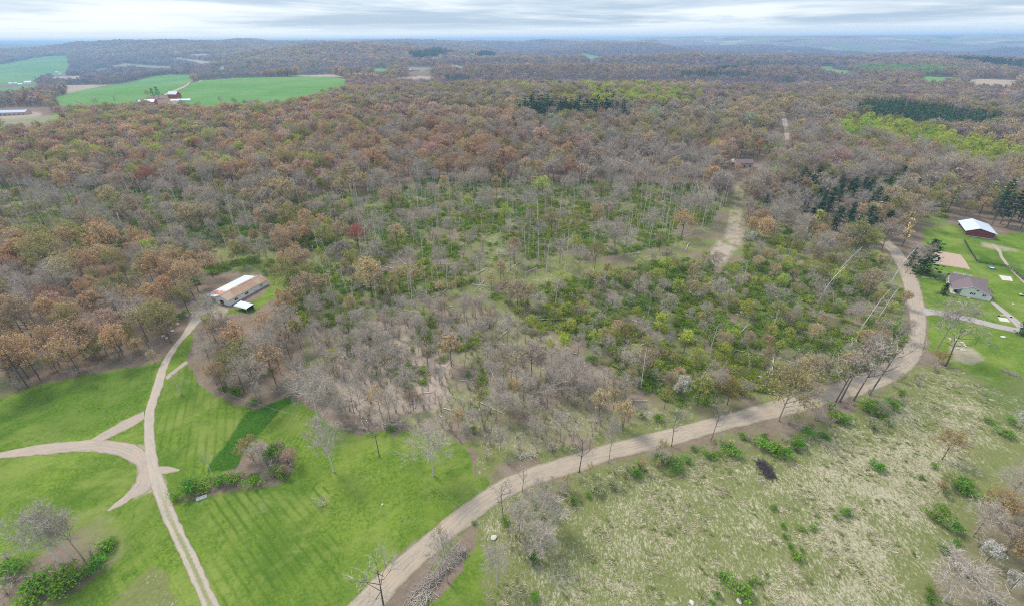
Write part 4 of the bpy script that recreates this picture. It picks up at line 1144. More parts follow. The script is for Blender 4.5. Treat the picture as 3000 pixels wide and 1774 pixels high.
SMALL = [  # young and brushy growth between the taller trees
    ([(930, 960), (1460, 900), (1500, 990), (1800, 1130), (1950, 1225), (1700, 1290), (1560, 1335), (1450, 1375), (1390, 1300), (1250, 1240), (1130, 1250), (1040, 1265), (950, 1220), (900, 1110)], .62, dict(bare=.62, sapling=.14, brush=.24), dict(pink=.5, brown=.3, grey=.2), (.30, .52)),
    ([(1480, 880), (1960, 760), (2150, 780), (2220, 700), (2540, 720), (2630, 840), (2648, 1000), (2560, 1065), (2250, 1150), (1950, 1220), (1800, 1120), (1500, 980)], .34, dict(bare=.34, budding=.46, sapling=.12, leafy=.08), dict(olive=.30, tan=.22, ygreen=.26, brown=.12, sage=.10), (.24, .46)),
    ([(2300, 1130), (2560, 1040), (2640, 940), (2650, 1010), (2560, 1085), (2250, 1165)], .95, dict(bare=.45, budding=.4, brush=.15), dict(olive=.3, tan=.4, ygreen=.3), (.30, .60)),
    ([(1760, 520), (2100, 560), (2120, 670), (1900, 700), (1760, 650)], .42, dict(pole=.92, bowed=.08), dict(tan=1.0), (.75, 1.08)),
    ([(980, 600), (2050, 560), (2100, 600), (1500, 850), (1000, 940)], .26, dict(bare=.22, sapling=.2, budding=.2, pole=.38), dict(ygreen=.4, tan=.4, olive=.2), (.25, .45)),
    ([(-600, 560), (700, 560), (1000, 620), (1000, 830), (480, 745), (-600, 700)], .30, dict(bare=.4, budding=.5, sapling=.1), dict(olive=.4, ygreen=.2, tan=.4), (.3, .5)),
    ([(540, 1060), (590, 1000), (880, 1010), (900, 1080), (850, 1160), (740, 1200), (640, 1170)], .60, dict(bare=.5, budding=.3, brush=.2), dict(orange=.4, olive=.3, brown=.3), (.25, .5)),
    ([(-300, 1190), (0, 1085), (250, 1025), (440, 985), (500, 930), (530, 950), (460, 1075), (250, 1115), (100, 1145), (0, 1185), (-300, 1300)], .85, dict(brush=.35, budding=.65), dict(olive=.35, tan=.3, orange=.2, brown=.15), (.26, .52)),
]
plant(55, 640, 9.8, 0)
plant(640, 1350, 10.2, 1)
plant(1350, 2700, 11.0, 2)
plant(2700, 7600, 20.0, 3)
plant(80, 420, 5.0, 0, SMALL)
VERGES = [
    (THICKET, .75, dict(brush=.30, bare=.28, budding=.36, sapling=.06), dict(gold=.30, olive=.22, tan=.20, pink=.18, white=.05, brown=.05), (.22, .46)),
    ([(1440, 1490), (1690, 1394), (2000, 1308), (2270, 1238), (2540, 1162), (2690, 1092), (2770, 1120), (2610, 1215), (2440, 1295), (2330, 1345), (2180, 1325), (2000, 1365), (1850, 1405), (1700, 1455), (1540, 1525)], .50, dict(brush=.50, budding=.30, bare=.20), dict(gold=.2, olive=.35, tan=.25, grey=.2), (.14, .34)),
    ([(1450, 1490), (1610, 1480), (1640, 1600), (1570, 1650), (1480, 1640), (1420, 1560)], .55, dict(brush=.35, bare=.65), dict(grey=.6, pink=.4), (.25, .52)),
    ([(1180, 1720), (1290, 1620), (1370, 1585), (1370, 1640), (1290, 1730), (1200, 1790)], .30, dict(brush=.6, bare=.4), dict(grey=.6, pink=.4), (.2, .45)),
    ([(2700, 1050), (2790, 1060), (2800, 1110), (2700, 1110)], .7, dict(brush=.6, budding=.4), dict(gold=.6, brown=.4), (.18, .32)),
    ([(-60, 1630), (60, 1602), (200, 1592), (330, 1580), (320, 1625), (200, 1690), (60, 1760), (-60, 1774)], .7, dict(brush=.8, budding=.2), dict(pink=.6, brown=.4), (.18, .4)),
    ([(740, 1320), (840, 1310), (862, 1370), (820, 1418), (750, 1410)], .9, dict(brush=.7, budding=.3), dict(pink=.4, brown=.4, gold=.2), (.2, .4)),
]
plant(60, 330, 4.2, 0, VERGES, True)


# ------------------------------------------------------------------ plants that the photograph shows one by one
def hand(kind, px, py, h, label=None, cname='twig', w=1.0, rz=None, lean=0.0, name=None, tint=None, leanto=0.0, mesh=None):
    """a plant whose foot the photograph shows at (px, py), h metres tall"""
    x, y, z = at(px, py)
    T.append(dict(kind=kind, x=x, y=y, z=z, s=h / HT[kind], w=w, rz=U(0, 6.28) if rz is None else rz, cname=cname, tint=np.array(tint or TINT[cname]), px=px, py=py, lod=0, label=label, hand=True, lean=lean, leanto=leanto, name=name, mesh=mesh))


hand('pale', 934, 1231, 22, 'tall pale leafless tree standing where the brushy wood meets the striped lawn', w=1.15)
hand('pale', 977, 1380, 23, 'bare white-grey tree with a low side limb alone on the open lawn', w=.95)
hand('pale', 1269, 1391, 20, 'round leafless grey tree alone on the lawn beside the wire pole', w=1.25)
hand('brush', 1132, 1255, 8, 'dense whitish bush at the upper edge of the lawn, beside a heap of sticks', 'pinktwig', w=1.2)
hand('bush', 1153, 1262, 2.4, 'small bright green shrub under the whitish bush at the lawn edge', 'bush')
hand('snag', 629, 1404, 11, 'thin dead tree leaning out of the green hedge on the lawn', w=.7, lean=.35, leanto=2.3)
hand('open', 186, 1660, 21, 'large spreading grey tree in the lower left shrub island', w=1.0, tint=(.36, .34, .31), mesh='pale')
hand('pale', 214, 1633, 19, 'forked pale tree behind the largest tree of the lower left shrub island', w=1.05)
hand('bare', 246, 1637, 17, 'slim grey tree at the right end of the lower left shrub island', w=.8)
hand('snag', 10, 1765, 9, 'broken pale snag at the lower left corner of the photograph', w=.9)
hand('bare', 770, 1368, 10, 'bare grey tree in the middle of the round thicket on the lawn', w=1.3)
hand('budding', 742, 1345, 9, 'yellow-budding small tree at the left of the round thicket on the lawn', 'gold', w=1.5)
hand('bare', 1474, 1520, 17, 'twin-stemmed dark bare tree at the near edge of the gravel road', w=.7, mesh='open')
hand('bare', 1521, 1582, 15, 'grey bushy tree left of the two pale roadside trees', w=1.05)
hand('pale', 1583, 1532, 17, 'pale upright tree in the roadside clump by the dry meadow', w=.75)
hand('pale', 1612, 1560, 14, 'broad whitish tree at the meadow side of the roadside clump', w=1.35)
hand('pale', 1456, 1712, 15, 'cone-shaped silvery bare tree on the grass below the road', w=.85)
hand('bare', 1312, 1705, 18, 'grey leafless tree rising over the long brush pile', w=.85)
hand('open', 1127, 1785, 20, 'wide bare tree overhanging the road at the bottom edge', w=1.0, tint=(.33, .31, .28))
hand('sapling', 1299, 1598, 9, 'thin yellowish budding tree between road and brush pile', 'gold', w=.7)
hand('open', 1531, 1440, 11, 'small dark tree with twisted limbs on the near road verge', w=.8)
hand('open', 1697, 1382, 18, 'dark forked tree on the near road verge with limbs over the gravel', w=.9)
hand('bare', 1783, 1354, 17, 'slender grey roadside tree right of the dark forked one', w=.6)
hand('open', 1967, 1306, 16, 'crooked bare tree on the verge where the road begins to curve', w=.8)
hand('open', 2082, 1292, 15, 'bent dark tree leaning over the road beside green shrubs', w=.7, lean=.2, leanto=.7)
hand('oak', 2280, 1232, 21, 'gnarled roadside oak with tan buds and heavy leaning limbs', 'oakgold', w=1.1, lean=.12, leanto=.6)
for i, (a, b, h, t) in enumerate(((2443, 1186, 23, 'first of four leaning dark trees along the bend'), (2461, 1175, 25, 'second of four leaning dark trees along the bend, mossy green'), (2501, 1172, 24, 'third of four leaning dark trees along the bend'), (2548, 1155, 26, 'fourth and right-most of the leaning dark trees along the bend'))):
    hand('open', a, b, h, t, w=1.0, lean=.16, leanto=.5)
hand('bare', 2740, 1032, 25, 'many-stemmed dark tree across the road from the white house', w=1.1, tint=(.24, .215, .19), mesh='bare')
hand('open', 2770, 1072, 22, 'dark spreading tree behind the bend, right of the many-stemmed one', w=1.2, tint=(.26, .23, .20))
hand('budding', 2745, 1062, 6, 'golden budding small tree at the foot of the many-stemmed dark tree', 'gold', w=2.0)
hand('bowed', 2436, 840, 22, 'long bowed pale stem arching right over the young growth', rz=.35, w=1.2)
hand('bowed', 2395, 892, 22, 'bowed pale stem leaning right, lower of the two arches', rz=.35, w=1.1)
hand('bowed', 2507, 996, 24, 'long leaning grey stem reaching toward the road bend', rz=.45, w=1.1)
hand('bowed', 2560, 960, 20, 'leaning grey stem just left of the gravel road bend', rz=.5, w=1.0)
hand('bowed', 2600, 850, 24, 'tall leaning stem beside the upper end of the gravel road', rz=.5, w=1.1)
hand('bare', 2650, 800, 19, 'bare tree with rust tip leaning over the top of the gravel road', 'pinktwig', w=.8, lean=.35, leanto=-.5)
hand('budding', 75, 800, 19, 'large coral-red budding tree at the left edge of the thinned wood', 'pink', w=1.7, tint=(.52, .19, .15))
hand('leafy', 25, 1010, 17, 'vivid lime-green tree at the left edge of the photograph', 'lime', w=1.2)
hand('leafy', 980, 1085, 10, 'small lime-yellow tree at the edge of the brown brush', 'ygreen', w=.8, tint=(.40, .42, .05))
hand('budding', 1052, 735, 17, 'red-crowned tree alone in the green cut-over ground', 'red', w=1.0, tint=(.50, .13, .11))
hand('budding', 2080, 530, 17, 'bright crimson budding tree by the far end of the pale clearing', 'red', w=.8, tint=(.55, .10, .10))
hand('oak', 2080, 475, 19, 'round olive-gold oak left of the house among the trees', 'oakgold', w=.9)
hand('oak', 2330, 480, 19, 'round orange-budding oak right of the house among the trees', 'orange', w=1.05)
hand('oak', 2226, 415, 15, 'bright golden budding tree at the green clearing', 'oakgold', w=.95, tint=(.56, .47, .17))
hand('budding', 2268, 425, 15, 'slim grey tree standing on the small green clearing', 'grey', w=.7)
hand('oak', 2615, 655, 20, 'broad gold-budding oak at the corner of the red barn lawn', 'oakgold', w=1.15)
hand('budding', 2545, 745, 13, 'yellow-green bushy tree left of the gravel road top', 'ygreen', w=1.2)
hand('budding', 1500, 1185, 13, 'ochre tree still holding dead leaves in the brown brush', 'gold', w=.9, tint=(.55, .38, .16))
hand('budding', 1990, 1175, 13, 'white-blossoming tree above the gravel road', 'white', w=.9, name='blossoming_tree')
hand('budding', 2130, 1185, 11, 'olive-gold bushy tree beside the road above the bend', 'gold', w=1.2, tint=(.30, .24, .06))
for a, b, h, t in ((2488, 990, 5, 'white-flowering small tree on the green shrubs left of the bend'), (2477, 1035, 5, 'white-flowering small tree just below the other white one'), (2195, 720, 9, 'thin white-flowering tree right of the pale clearing'), (2400, 935, 5, 'small white-flowering tree under the grey leaning crowns'), (2480, 1110, 4, 'white-flowering shrubby tree close above the road bend')):
    hand('budding', a, b, h, t, 'white', w=1.0, name='blossoming_tree')
hand('sapling', 1695, 930, 9, 'rosy redbud in flower in the middle of the cut-over wood', 'redbud', w=1.6, name='blossoming_tree')
hand('spruce', 2700, 800, 20, 'broad dark spruce beside the ploughed garden plot', 'spruce', w=1.35)
hand('spruce', 2662, 780, 12, 'smaller dark spruce left of the broad one at the top of the road', 'spruce', w=1.0)
hand('spruce', 2762, 862, 6.5, 'dark clipped evergreen against the corner of the white house', 'dpine', w=1.3, tint=(.012, .028, .016))
hand('spruce', 2992, 980, 10, 'dark spruce at the right edge beside the parking place', 'spruce', w=1.1)
hand('pale', 2764, 1760, 15, 'big rounded silver-grey bare tree in the lower right thicket', w=1.5)
hand('bare', 2943, 1470, 15, 'grey tree with upswept limbs at the right edge of the meadow', w=1.2)
hand('bare', 2850, 1570, 12, 'grey-brown thicket tree between the silver tree and the meadow edge', w=1.5)
hand('budding', 2905, 1520, 9, 'orange-gold budding small tree in the lower right thicket', 'gold', w=1.5)
hand('budding', 2880, 1655, 9, 'white-blossoming tree behind the big silver bare tree', 'white', w=1.2, name='blossoming_tree')
hand('budding', 2955, 1730, 7, 'white-flowering shrubby tree at the lower right corner', 'white', w=1.0, name='blossoming_tree')
hand('budding', 2985, 1260, 8, 'white-flowering tree at the right edge above the meadow', 'white', w=1.1, name='blossoming_tree')
hand('budding', 2760, 1345, 11, 'thin golden budding tree alone in the dry meadow', 'gold', w=1.1)
hand('budding', 2945, 1620, 8, 'brown budding tree in the lower right thicket', 'brown', w=1.8)
hand('budding', 2990, 1680, 9, 'gold-brown budding tree at the right edge of the lower right thicket', 'gold', w=1.6)
hand('brush', 2800, 1660, 5, 'brown leafless brush left of the white-blossoming tree', 'pinktwig', w=1.8)
hand('brush', 2900, 1760, 5, 'brown brush between the silver tree and the lower right corner', 'pinktwig', w=2.0)
hand('brush', 2980, 1560, 6, 'tall brown brush at the right edge of the photograph', 'pinktwig', w=1.6)
hand('brush', 946, 1482, 3.6, 'lone round leafless bush on the mown lawn', 'pinktwig', w=1.35)
hand('budding', 1006, 402, 17, 'pale green leafing tree left of the far farm field', 'ygreen', w=1.1)
hand('leafy', 430, 318, 15, 'bright yellow-green tree in front of the far red barn', 'ygreen', w=1.6)
hand('leafy', 395, 322, 14, 'yellow-green tree left of the far red barn', 'ygreen', w=1.5)
hand('leafy', 434, 287, 16, 'yellow willow beside the pines of the far farm', 'ygreen', w=1.3)
hand('pine', 452, 291, 22, 'left dark pine of the far farmyard', 'dpine', w=1.6); hand('pine', 467, 290, 24, 'right dark pine of the far farmyard', 'dpine', w=1.6)
for a, b, t in ((216, 338, 'first'), (240, 330, 'second'), (283, 322, 'third'), (290, 318, 'fourth'), (342, 312, 'fifth')):
    hand('open', a, b, 20, f'{t} sparse dark tree from the left along the foot of the far green field', w=.8, mesh='mid_bare')
hand('bare', 650, 312, 17, 'grey tree below the right far green field', w=1.0); hand('leafy', 690, 312, 14, 'light green leafing tree below the right far green field', 'mint', w=1.3); hand('leafy', 720, 312, 11, 'smaller light green tree right of the leafing one by the far field', 'mint', w=1.5)
hand('bare', 588, 320, 13, 'grey leafless tree right of the far farm', w=1.1)

# shrubs: foot, size, colour, width
SHRUBS = [(522, 1450, 2.6, 1.3), (548, 1440, 3.0, 1.3), (575, 1430, 3.0, 1.4), (606, 1420, 3.0, 1.4), (640, 1415, 3.2, 1.4), (670, 1410, 3.0, 1.3), (700, 1405, 3.0, 1.4), (730, 1420, 3.2, 1.4), (752, 1400, 3.0, 1.3), (815, 1350, 5.0, 1.2), (800, 1335, 4.5, 1.2), (812, 1395, 3.0, 1.2), (835, 1400, 2.6, 1.3),
          (70, 1655, 3.2, 1.4), (95, 1760, 3.0, 1.5), (140, 1740, 3.0, 1.5), (185, 1722, 3.0, 1.5), (225, 1700, 3.0, 1.4), (262, 1680, 3.0, 1.4), (290, 1650, 3.2, 1.5), (315, 1622, 3.0, 1.3), (333, 1600, 2.6, 1.2),
          (1928, 1351, 2.4, 1.1), (1950, 1358, 2.4, 1.1), (1970, 1366, 2.8, 1.3), (2006, 1355, 2.4, 1.2), (2039, 1322, 2.4, 1.2), (2070, 1330, 2.8, 1.3), (2095, 1334, 3.0, 1.3), (2134, 1335, 2.6, 1.1), (2118, 1318, 2.4, 1.1), (2182, 1284, 2.2, 1.0), (2229, 1285, 2.8, 1.2), (2250, 1305, 3.0, 1.3), (2270, 1330, 3.0, 1.3), (2296, 1345, 2.8, 1.2), (2329, 1320, 3.0, 1.2), (2345, 1298, 2.8, 1.1), (2368, 1273, 3.0, 1.3),
          (2400, 1282, 2.6, 1.1), (2424, 1290, 2.4, 1.1), (2446, 1225, 3.0, 1.3), (2470, 1240, 2.8, 1.3), (2540, 1196, 2.8, 1.3), (2560, 1210, 3.0, 1.4), (2585, 1218, 2.8, 1.3), (2605, 1185, 2.8, 1.3), (2640, 1160, 2.6, 1.2), (2561, 1365, 1.8, 1.2), (2575, 1378, 1.4, 1.1), (2267, 1490, 1.6, 1.0), (2465, 1500, 1.7, 1.3), (2490, 1512, 1.7, 1.2), (2450, 1520, 1.4, 1.0),
          (2344, 1556, 1.8, 1.2), (2380, 1552, 1.4, 1.0), (2291, 1540, 1.3, .9), (2305, 1575, 1.2, .9), (2352, 1612, 1.6, 1.2), (2344, 1640, 1.6, 1.2), (2320, 1600, 1.2, 1.0), (2117, 1706, 2.0, 1.2), (2158, 1730, 2.2, 1.3), (2206, 1705, 2.2, 1.3), (2095, 1745, 1.8, 1.1), (2245, 1690, 1.2, .9), (2085, 1765, 1.6, 1.0), (2671, 1618, 1.6, 1.1), (2744, 1370, 1.6, 1.2), (2650, 1355, 1.4, 1.1), (2700, 1400, 1.2, 1.0),
          (2770, 1440, 2.2, 1.4), (2800, 1430, 2.2, 1.4), (2835, 1440, 2.4, 1.5), (2865, 1455, 2.4, 1.4), (2760, 1495, 2.2, 1.4), (2745, 1520, 2.2, 1.4), (2770, 1550, 2.4, 1.4), (2790, 1590, 2.2, 1.4), (2760, 1610, 2.0, 1.3), (2720, 1730, 2.0, 1.2), (2735, 1765, 2.0, 1.2), (2960, 1235, 2.2, 1.4), (2900, 1240, 1.8, 1.3), (2930, 1265, 2.0, 1.3),
          (1390, 1535, 2.0, 1.2), (1480, 1535, 1.8, .9), (1562, 1480, 1.8, .8), (1585, 1590, 2.0, 1.0), (1565, 1650, 2.6, 1.0), (1570, 1760, 2.0, 1.1), (1670, 1468, 1.7, .9), (1720, 1452, 1.8, 1.2), (1845, 1390, 2.2, 1.1), (1870, 1375, 2.2, 1.1), (1860, 1398, 1.8, 1.0), (1380, 1205, 2.2, 1.0), (1395, 1275, 2.0, .9), (1830, 1200, 2.2, 1.1), (1870, 1225, 2.2, 1.1), (1930, 1230, 2.4, 1.3),
          (535, 925, 3.2, 1.5), (560, 790, 3.0, 1.6), (620, 800, 3.4, 1.6), (660, 790, 3.0, 1.6), (585, 830, 2.8, 1.4), (540, 880, 2.6, 1.2), (780, 800, 2.6, 1.3), (690, 1150, 2.2, 1.3), (740, 1190, 2.2, 1.3), (650, 1140, 2.0, 1.2), (1030, 1040, 2.4, 1.2), (1060, 1035, 2.0, 1.1), (1240, 1040, 2.6, 1.1), (1260, 1025, 2.4, 1.1), (1370, 1100, 2.2, 1.0), (2145, 555, 2.6, 1.2), (2120, 600, 2.4, 1.2)]
for a, b, h, w in SHRUBS:
    c = U(.8, 1.25)
    hand('bush', a + U(-7, 7), b + U(-4, 4), h * U(.6, 1.3), None, 'bush', w=w * RNG.uniform(.75, 1.35), tint=tuple(np.array((.120, .270, .030)) * c * np.array([U(.8, 1.35), 1, 1])))
for a, b, h, w in ((40, 1700, 3.4, 1.4), (110, 1700, 3.2, 1.4), (160, 1680, 3.4, 1.4), (210, 1665, 3.2, 1.3), (270, 1630, 3.0, 1.3), (300, 1605, 2.6, 1.2), (20, 1640, 3, 1.4), (845, 1355, 4.0, 1.2), (840, 1385, 3.6, 1.2), (790, 1375, 3.6, 1.2), (780, 1405, 3.0, 1.1), (20, 1740, 3, 1.4), (1290, 1665, 2.6, 1.2), (1350, 1620, 2.6, 1.2),
                   (2310, 1240, 3.5, 1.3), (2390, 1230, 3.5, 1.3), (2430, 1245, 3.2, 1.2), (2740, 1085, 4, 1.6), (2700, 1110, 3, 1.4), (1980, 1360, 3, 1.2), (1920, 1330, 3, 1.2), (1800, 1385, 3, 1.2), (1700, 1410, 3, 1.2), (1640, 1440, 2.6, 1.1), (1545, 1620, 2.8, 1.3), (1500, 1600, 2.6, 1.2), (2690, 1130, 3.5, 1.5), (2640, 1185, 3.5, 1.4), (2830, 1690, 4, 1.5), (2870, 1600, 4, 1.6), (2960, 1500, 4, 1.5)):
    hand('brush', a, b, h, None, 'pinktwig', w=w)
for a, b, h in ((2564, 1256, 3.2), (2600, 1240, 2.6), (2434, 1205, 3.0), (1800, 1432, 2.6), (1735, 1440, 3.0)):
    hand('bush', a, b, h, None, 'sage', w=1.1, tint=(.27, .31, .17))

# trunks that the loggers left lying
_lx, _ly = jgrid(120, 520, 12.5)
_lp, _lq = project(_lx, _ly, hgt(_lx, _ly))
_ok = np.zeros(len(_lx), bool)
for p in ([(980, 620), (1250, 560), (2060, 560), (2100, 620), (2050, 780), (1500, 900), (1000, 960)], [(1480, 900), (1960, 780), (2540, 740), (2620, 1000), (2250, 1140), (1900, 1180)], [(0, 580), (960, 600), (960, 800), (620, 780), (0, 690)], [(1000, 930), (1480, 920), (1700, 1150), (1400, 1250), (1000, 1150)]): _ok |= inpoly(_lp, _lq, p)
for p in NOTREE: _ok &= ~inpoly(_lp, _lq, p)
_ok &= RNG.uniform(size=len(_lx)) < .62
for j in np.where(_ok)[0]:
    T.append(dict(kind='log', x=_lx[j], y=_ly[j], z=float(hgt(_lx[j], _ly[j])), s=U(.6, 1.05), w=1.0, rz=RNG.normal() * .8 + rnd.choice((0, math.pi)), cname='twig', tint=np.array(TINT['twig']), px=_lp[j], py=_lq[j], lod=0))

# ------------------------------------------------------------------ single plants as things, the rest as masses
LANDMARK = [('the long white shed', 690, 860), ('the lane fork', 430, 1310), ('the red-walled barn', 2860, 690), ('the white gabled house', 2840, 860), ('the pale clearing', 2130, 690), ('the sharp road bend', 2690, 960), ('the lower gravel road', 1080, 1720),
            ('the dark burnt patch', 2240, 1370), ('the long brush pile', 1310, 1660), ('the far red farm', 450, 300), ('the barn at the left edge', 40, 325), ('the dark pine plantation', 2720, 360), ('the pines on the wooded crest', 1680, 345), ('the tall pole by the lane', 525, 1140), ('the wire pole on the lawn', 1110, 1320),
            ('the red-crowned tree', 1053, 690), ('the round thicket on the lawn', 785, 1370), ('the lower left shrub island', 180, 1650), ('the field at the left edge', 200, 1130), ('the yellow-green row of trees', 2740, 430), ('the long fallen trunk', 1700, 938), ('the house among the trees', 2170, 480), ('the coral-red tree', 75, 780),
            ('the brown brushy ground', 1220, 1110), ('the gnarled roadside oak', 2285, 1220), ('the dry pale meadow', 2550, 1560), ('the far green fields', 700, 280), ('the crimson tree', 2080, 520), ('the lime-yellow tree', 980, 1070), ('the far pale strip', 2305, 400), ('the left thinned wood', 60, 640),
            ('the middle gravel road', 1850, 1300), ('the bare roadside clump', 1570, 1540), ('the mown lawn corner', 830, 1180), ('the steep wooded top left', 300, 430), ('the wooded middle distance', 1000, 450), ('the white stems', 1930, 600), ('the green young growth', 2300, 930),
            ('the thin pole wood', 1250, 540), ('the grey leafless belt', 1850, 500), ('the bowed pale stems', 2436, 840), ('the rosy redbud', 1695, 930), ('the ochre tree', 1500, 1185), ('the thin white-flowering tree', 2195, 720), ('the olive-gold oak', 2080, 475), ('the gold-budding barn oak', 2615, 655), ('the broad dark spruce', 2700, 800), ('the heap of pale branches', 1690, 905), ('the far hidden garage', 2138, 486)]
CW = dict(rust='rust-brown', orange='orange-tan', pink='pinkish', red='deep red', tan='straw-coloured', olive='olive', ygreen='yellow-green', lime='lime-green', brown='brown', grey='grey-brown', mauve='mauve-brown', pine='dark green', dpine='dark green', spruce='dark green', bush='bright green', white='white', redbud='rosy',
          twig='pale grey', pinktwig='pinkish grey', palepink='pale pinkish', gold='golden', sage='pale sage', mint='light green', oakgold='golden')
NOUN = dict(budding_tree='budding tree', leafing_tree='leafing tree', bare_tree='leafless tree', slender_tree='slender stem', bowed_tree='bowed stem', pine_tree='pine', spruce_tree='spruce', green_shrub='shrub', bare_bush='leafless bush', sapling='sapling', fallen_log='fallen trunk', blossoming_tree='blossoming tree')
ORD = ['nearest', 'second nearest', 'third nearest', 'fourth nearest', 'fifth nearest', 'sixth nearest', 'seventh nearest', 'eighth nearest', 'ninth nearest', 'tenth nearest', 'eleventh nearest', 'twelfth nearest', 'thirteenth nearest', 'fourteenth nearest', 'fifteenth nearest', 'sixteenth nearest', 'seventeenth nearest', 'eighteenth nearest', 'nineteenth nearest', 'twentieth nearest']


def choose():
    by = {}
    for t in T:
        t['nm'] = t.get('name') or NAME[t['kind']]
        d = math.sqrt(t['x'] ** 2 + t['y'] ** 2 + H * H)
        seen = -60 < t['px'] < 3060 and t['py'] < 1850
        t['size'] = (1e6 if t.get('hand') else 0) + (t['s'] * HT[t['kind']] / d if seen and t['lod'] <= 1 else -1)
        by.setdefault(t['nm'], []).append(t)
    single = []
    for nm, ts in by.items():
        ts.sort(key=lambda t: -t['size']); n = CAP.get(nm, 100)
        for i, t in enumerate(ts): t['single'] = i < n and t['size'] > 0
        single += [t for t in ts if t['single']]
    buckets = {}
    for t in single:
        if t.get('label'): continue
        best = min(LANDMARK, key=lambda L: math.hypot(t['px'] - L[1], (t['py'] - L[2]) * 1.5))
        dx, dy = t['px'] - best[1], (t['py'] - best[2]) * 1.3
        rel = ('right of' if dx > 0 else 'left of') if abs(dx) > abs(dy) else ('in front of' if dy > 0 else 'behind')
        hue = '' if t['nm'] == 'fallen_log' else CW[t['cname']] + ' '
        buckets.setdefault((t['nm'], hue, rel, best[0]), []).append((math.hypot(dx, dy), t))
    for (nm, hue, rel, lm), ts in buckets.items():
        ts.sort(key=lambda q: q[0])
        for i, (_d, t) in enumerate(ts):
            if len((hue + NOUN[nm] + ' ' + rel + ' ' + lm).replace('-', '').split()) > 13: hue = hue.split()[-1] + ' ' if hue else ''
            t['label'] = f'{hue}{NOUN[nm]} {rel} {lm}' + (f', {ORD[i]}' if len(ts) > 1 and i < len(ORD) else ('' if len(ts) == 1 else ', farther out'))
    return single


def add_single(t):
    k = t.get('mesh') or t['kind']
    if t['lod'] == 1 and not t.get('hand'): k = {'budding': 'mid_budding', 'oak': 'mid_budding', 'bare': 'mid_bare', 'pine': 'mid_pine'}.get(k, k)
    tr, cr, _ = PROTO[k][rnd.randrange(len(PROTO[k]))]
    r = empty(t['nm'], (t['x'], t['y'], t['z']), t['rz'], t['label'], CATEGORY[t['nm']], GROUP[t['nm']])
    hs = t['s'] * HT[t['kind']] / (HT.get(k) or 20)
    ws = hs * t['w'] if t['kind'] != 'log' else hs
    r.scale = (ws, ws, hs)
    if t.get('lean'):
        r.rotation_euler = (Matrix.Rotation(t['leanto'], 4, 'Z') @ Matrix.Rotation(t['lean'], 4, 'Y') @ Matrix.Rotation(t['rz'], 4, 'Z')).to_euler()
    a = link(bpy.data.objects.new('stem' if t['kind'] in ('bush', 'brush', 'sapling') else 'trunk', tr), r)
    b = link(bpy.data.objects.new(dict(log='broken_branches', bush='foliage', brush='twigs').get(t['kind'], 'crown'), cr), r)
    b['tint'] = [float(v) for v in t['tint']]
    return r


SINGLE = choose()
for t in SINGLE: add_single(t)


def mass(name, pts, kinds):
    """one object that spreads models over its points"""
    if not pts: return
    lib = bpy.data.collections.new(name + '_models'); slot = {}
    for k in kinds:
        for i, (_a, _b, me) in enumerate(PROTO[k]):
            n = sum(len(v) for v in slot.values())
            o = bpy.data.objects.new(f'model_{name}_{n:02d}', me); lib.objects.link(o); slot.setdefault(k, []).append(n)
    V = np.array([(p['x'], p['y'], p['z']) for p in pts], np.float32)
    me = bpy.data.meshes.new(name); me.vertices.add(len(V)); me.vertices.foreach_set('co', V.ravel())

    def put(nm, typ, dom, key, arr): a = me.attributes.new(nm, typ, dom); a.data.foreach_set(key, arr)
    put('which', 'INT', 'POINT', 'value', np.array([rnd.choice(slot[p['k']]) for p in pts], np.int32))
    put('turn', 'FLOAT_VECTOR', 'POINT', 'vector', np.array([(0, 0, p['rz']) for p in pts], np.float32).ravel())
    put('size', 'FLOAT_VECTOR', 'POINT', 'vector', np.array([(p['sw'], p['sw'], p['sh']) for p in pts], np.float32).ravel())
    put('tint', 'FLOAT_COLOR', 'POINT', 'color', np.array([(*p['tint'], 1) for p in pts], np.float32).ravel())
    o = link(bpy.data.objects.new(name, me)); tag(o, kind='stuff')
    g = bpy.data.node_groups.new('spread_' + name, 'GeometryNodeTree')
    g.interface.new_socket('Geometry', in_out='INPUT', socket_type='NodeSocketGeometry'); g.interface.new_socket('Geometry', in_out='OUTPUT', socket_type='NodeSocketGeometry')
    N = g.nodes.new; gi, go = N('NodeGroupInput'), N('NodeGroupOutput')
    ci = N('GeometryNodeCollectionInfo'); ci.inputs['Collection'].default_value = lib; ci.inputs['Separate Children'].default_value = True; ci.inputs['Reset Children'].default_value = True
    ip = N('GeometryNodeInstanceOnPoints'); ip.inputs['Pick Instance'].default_value = True

    def named(nm, typ): a = N('GeometryNodeInputNamedAttribute'); a.data_type = typ; a.inputs[0].default_value = nm; return a.outputs[0]
    L = g.links.new
    L(gi.outputs[0], ip.inputs['Points']); L(ci.outputs[0], ip.inputs['Instance']); L(named('which', 'INT'), ip.inputs['Instance Index'])
    e2r = N('FunctionNodeEulerToRotation'); L(named('turn', 'FLOAT_VECTOR'), e2r.inputs[0]); L(e2r.outputs[0], ip.inputs['Rotation']); L(named('size', 'FLOAT_VECTOR'), ip.inputs['Scale'])
    L(ip.outputs[0], go.inputs[0])
    md = o.modifiers.new('spread', 'NODES'); md.node_group = g
    return o


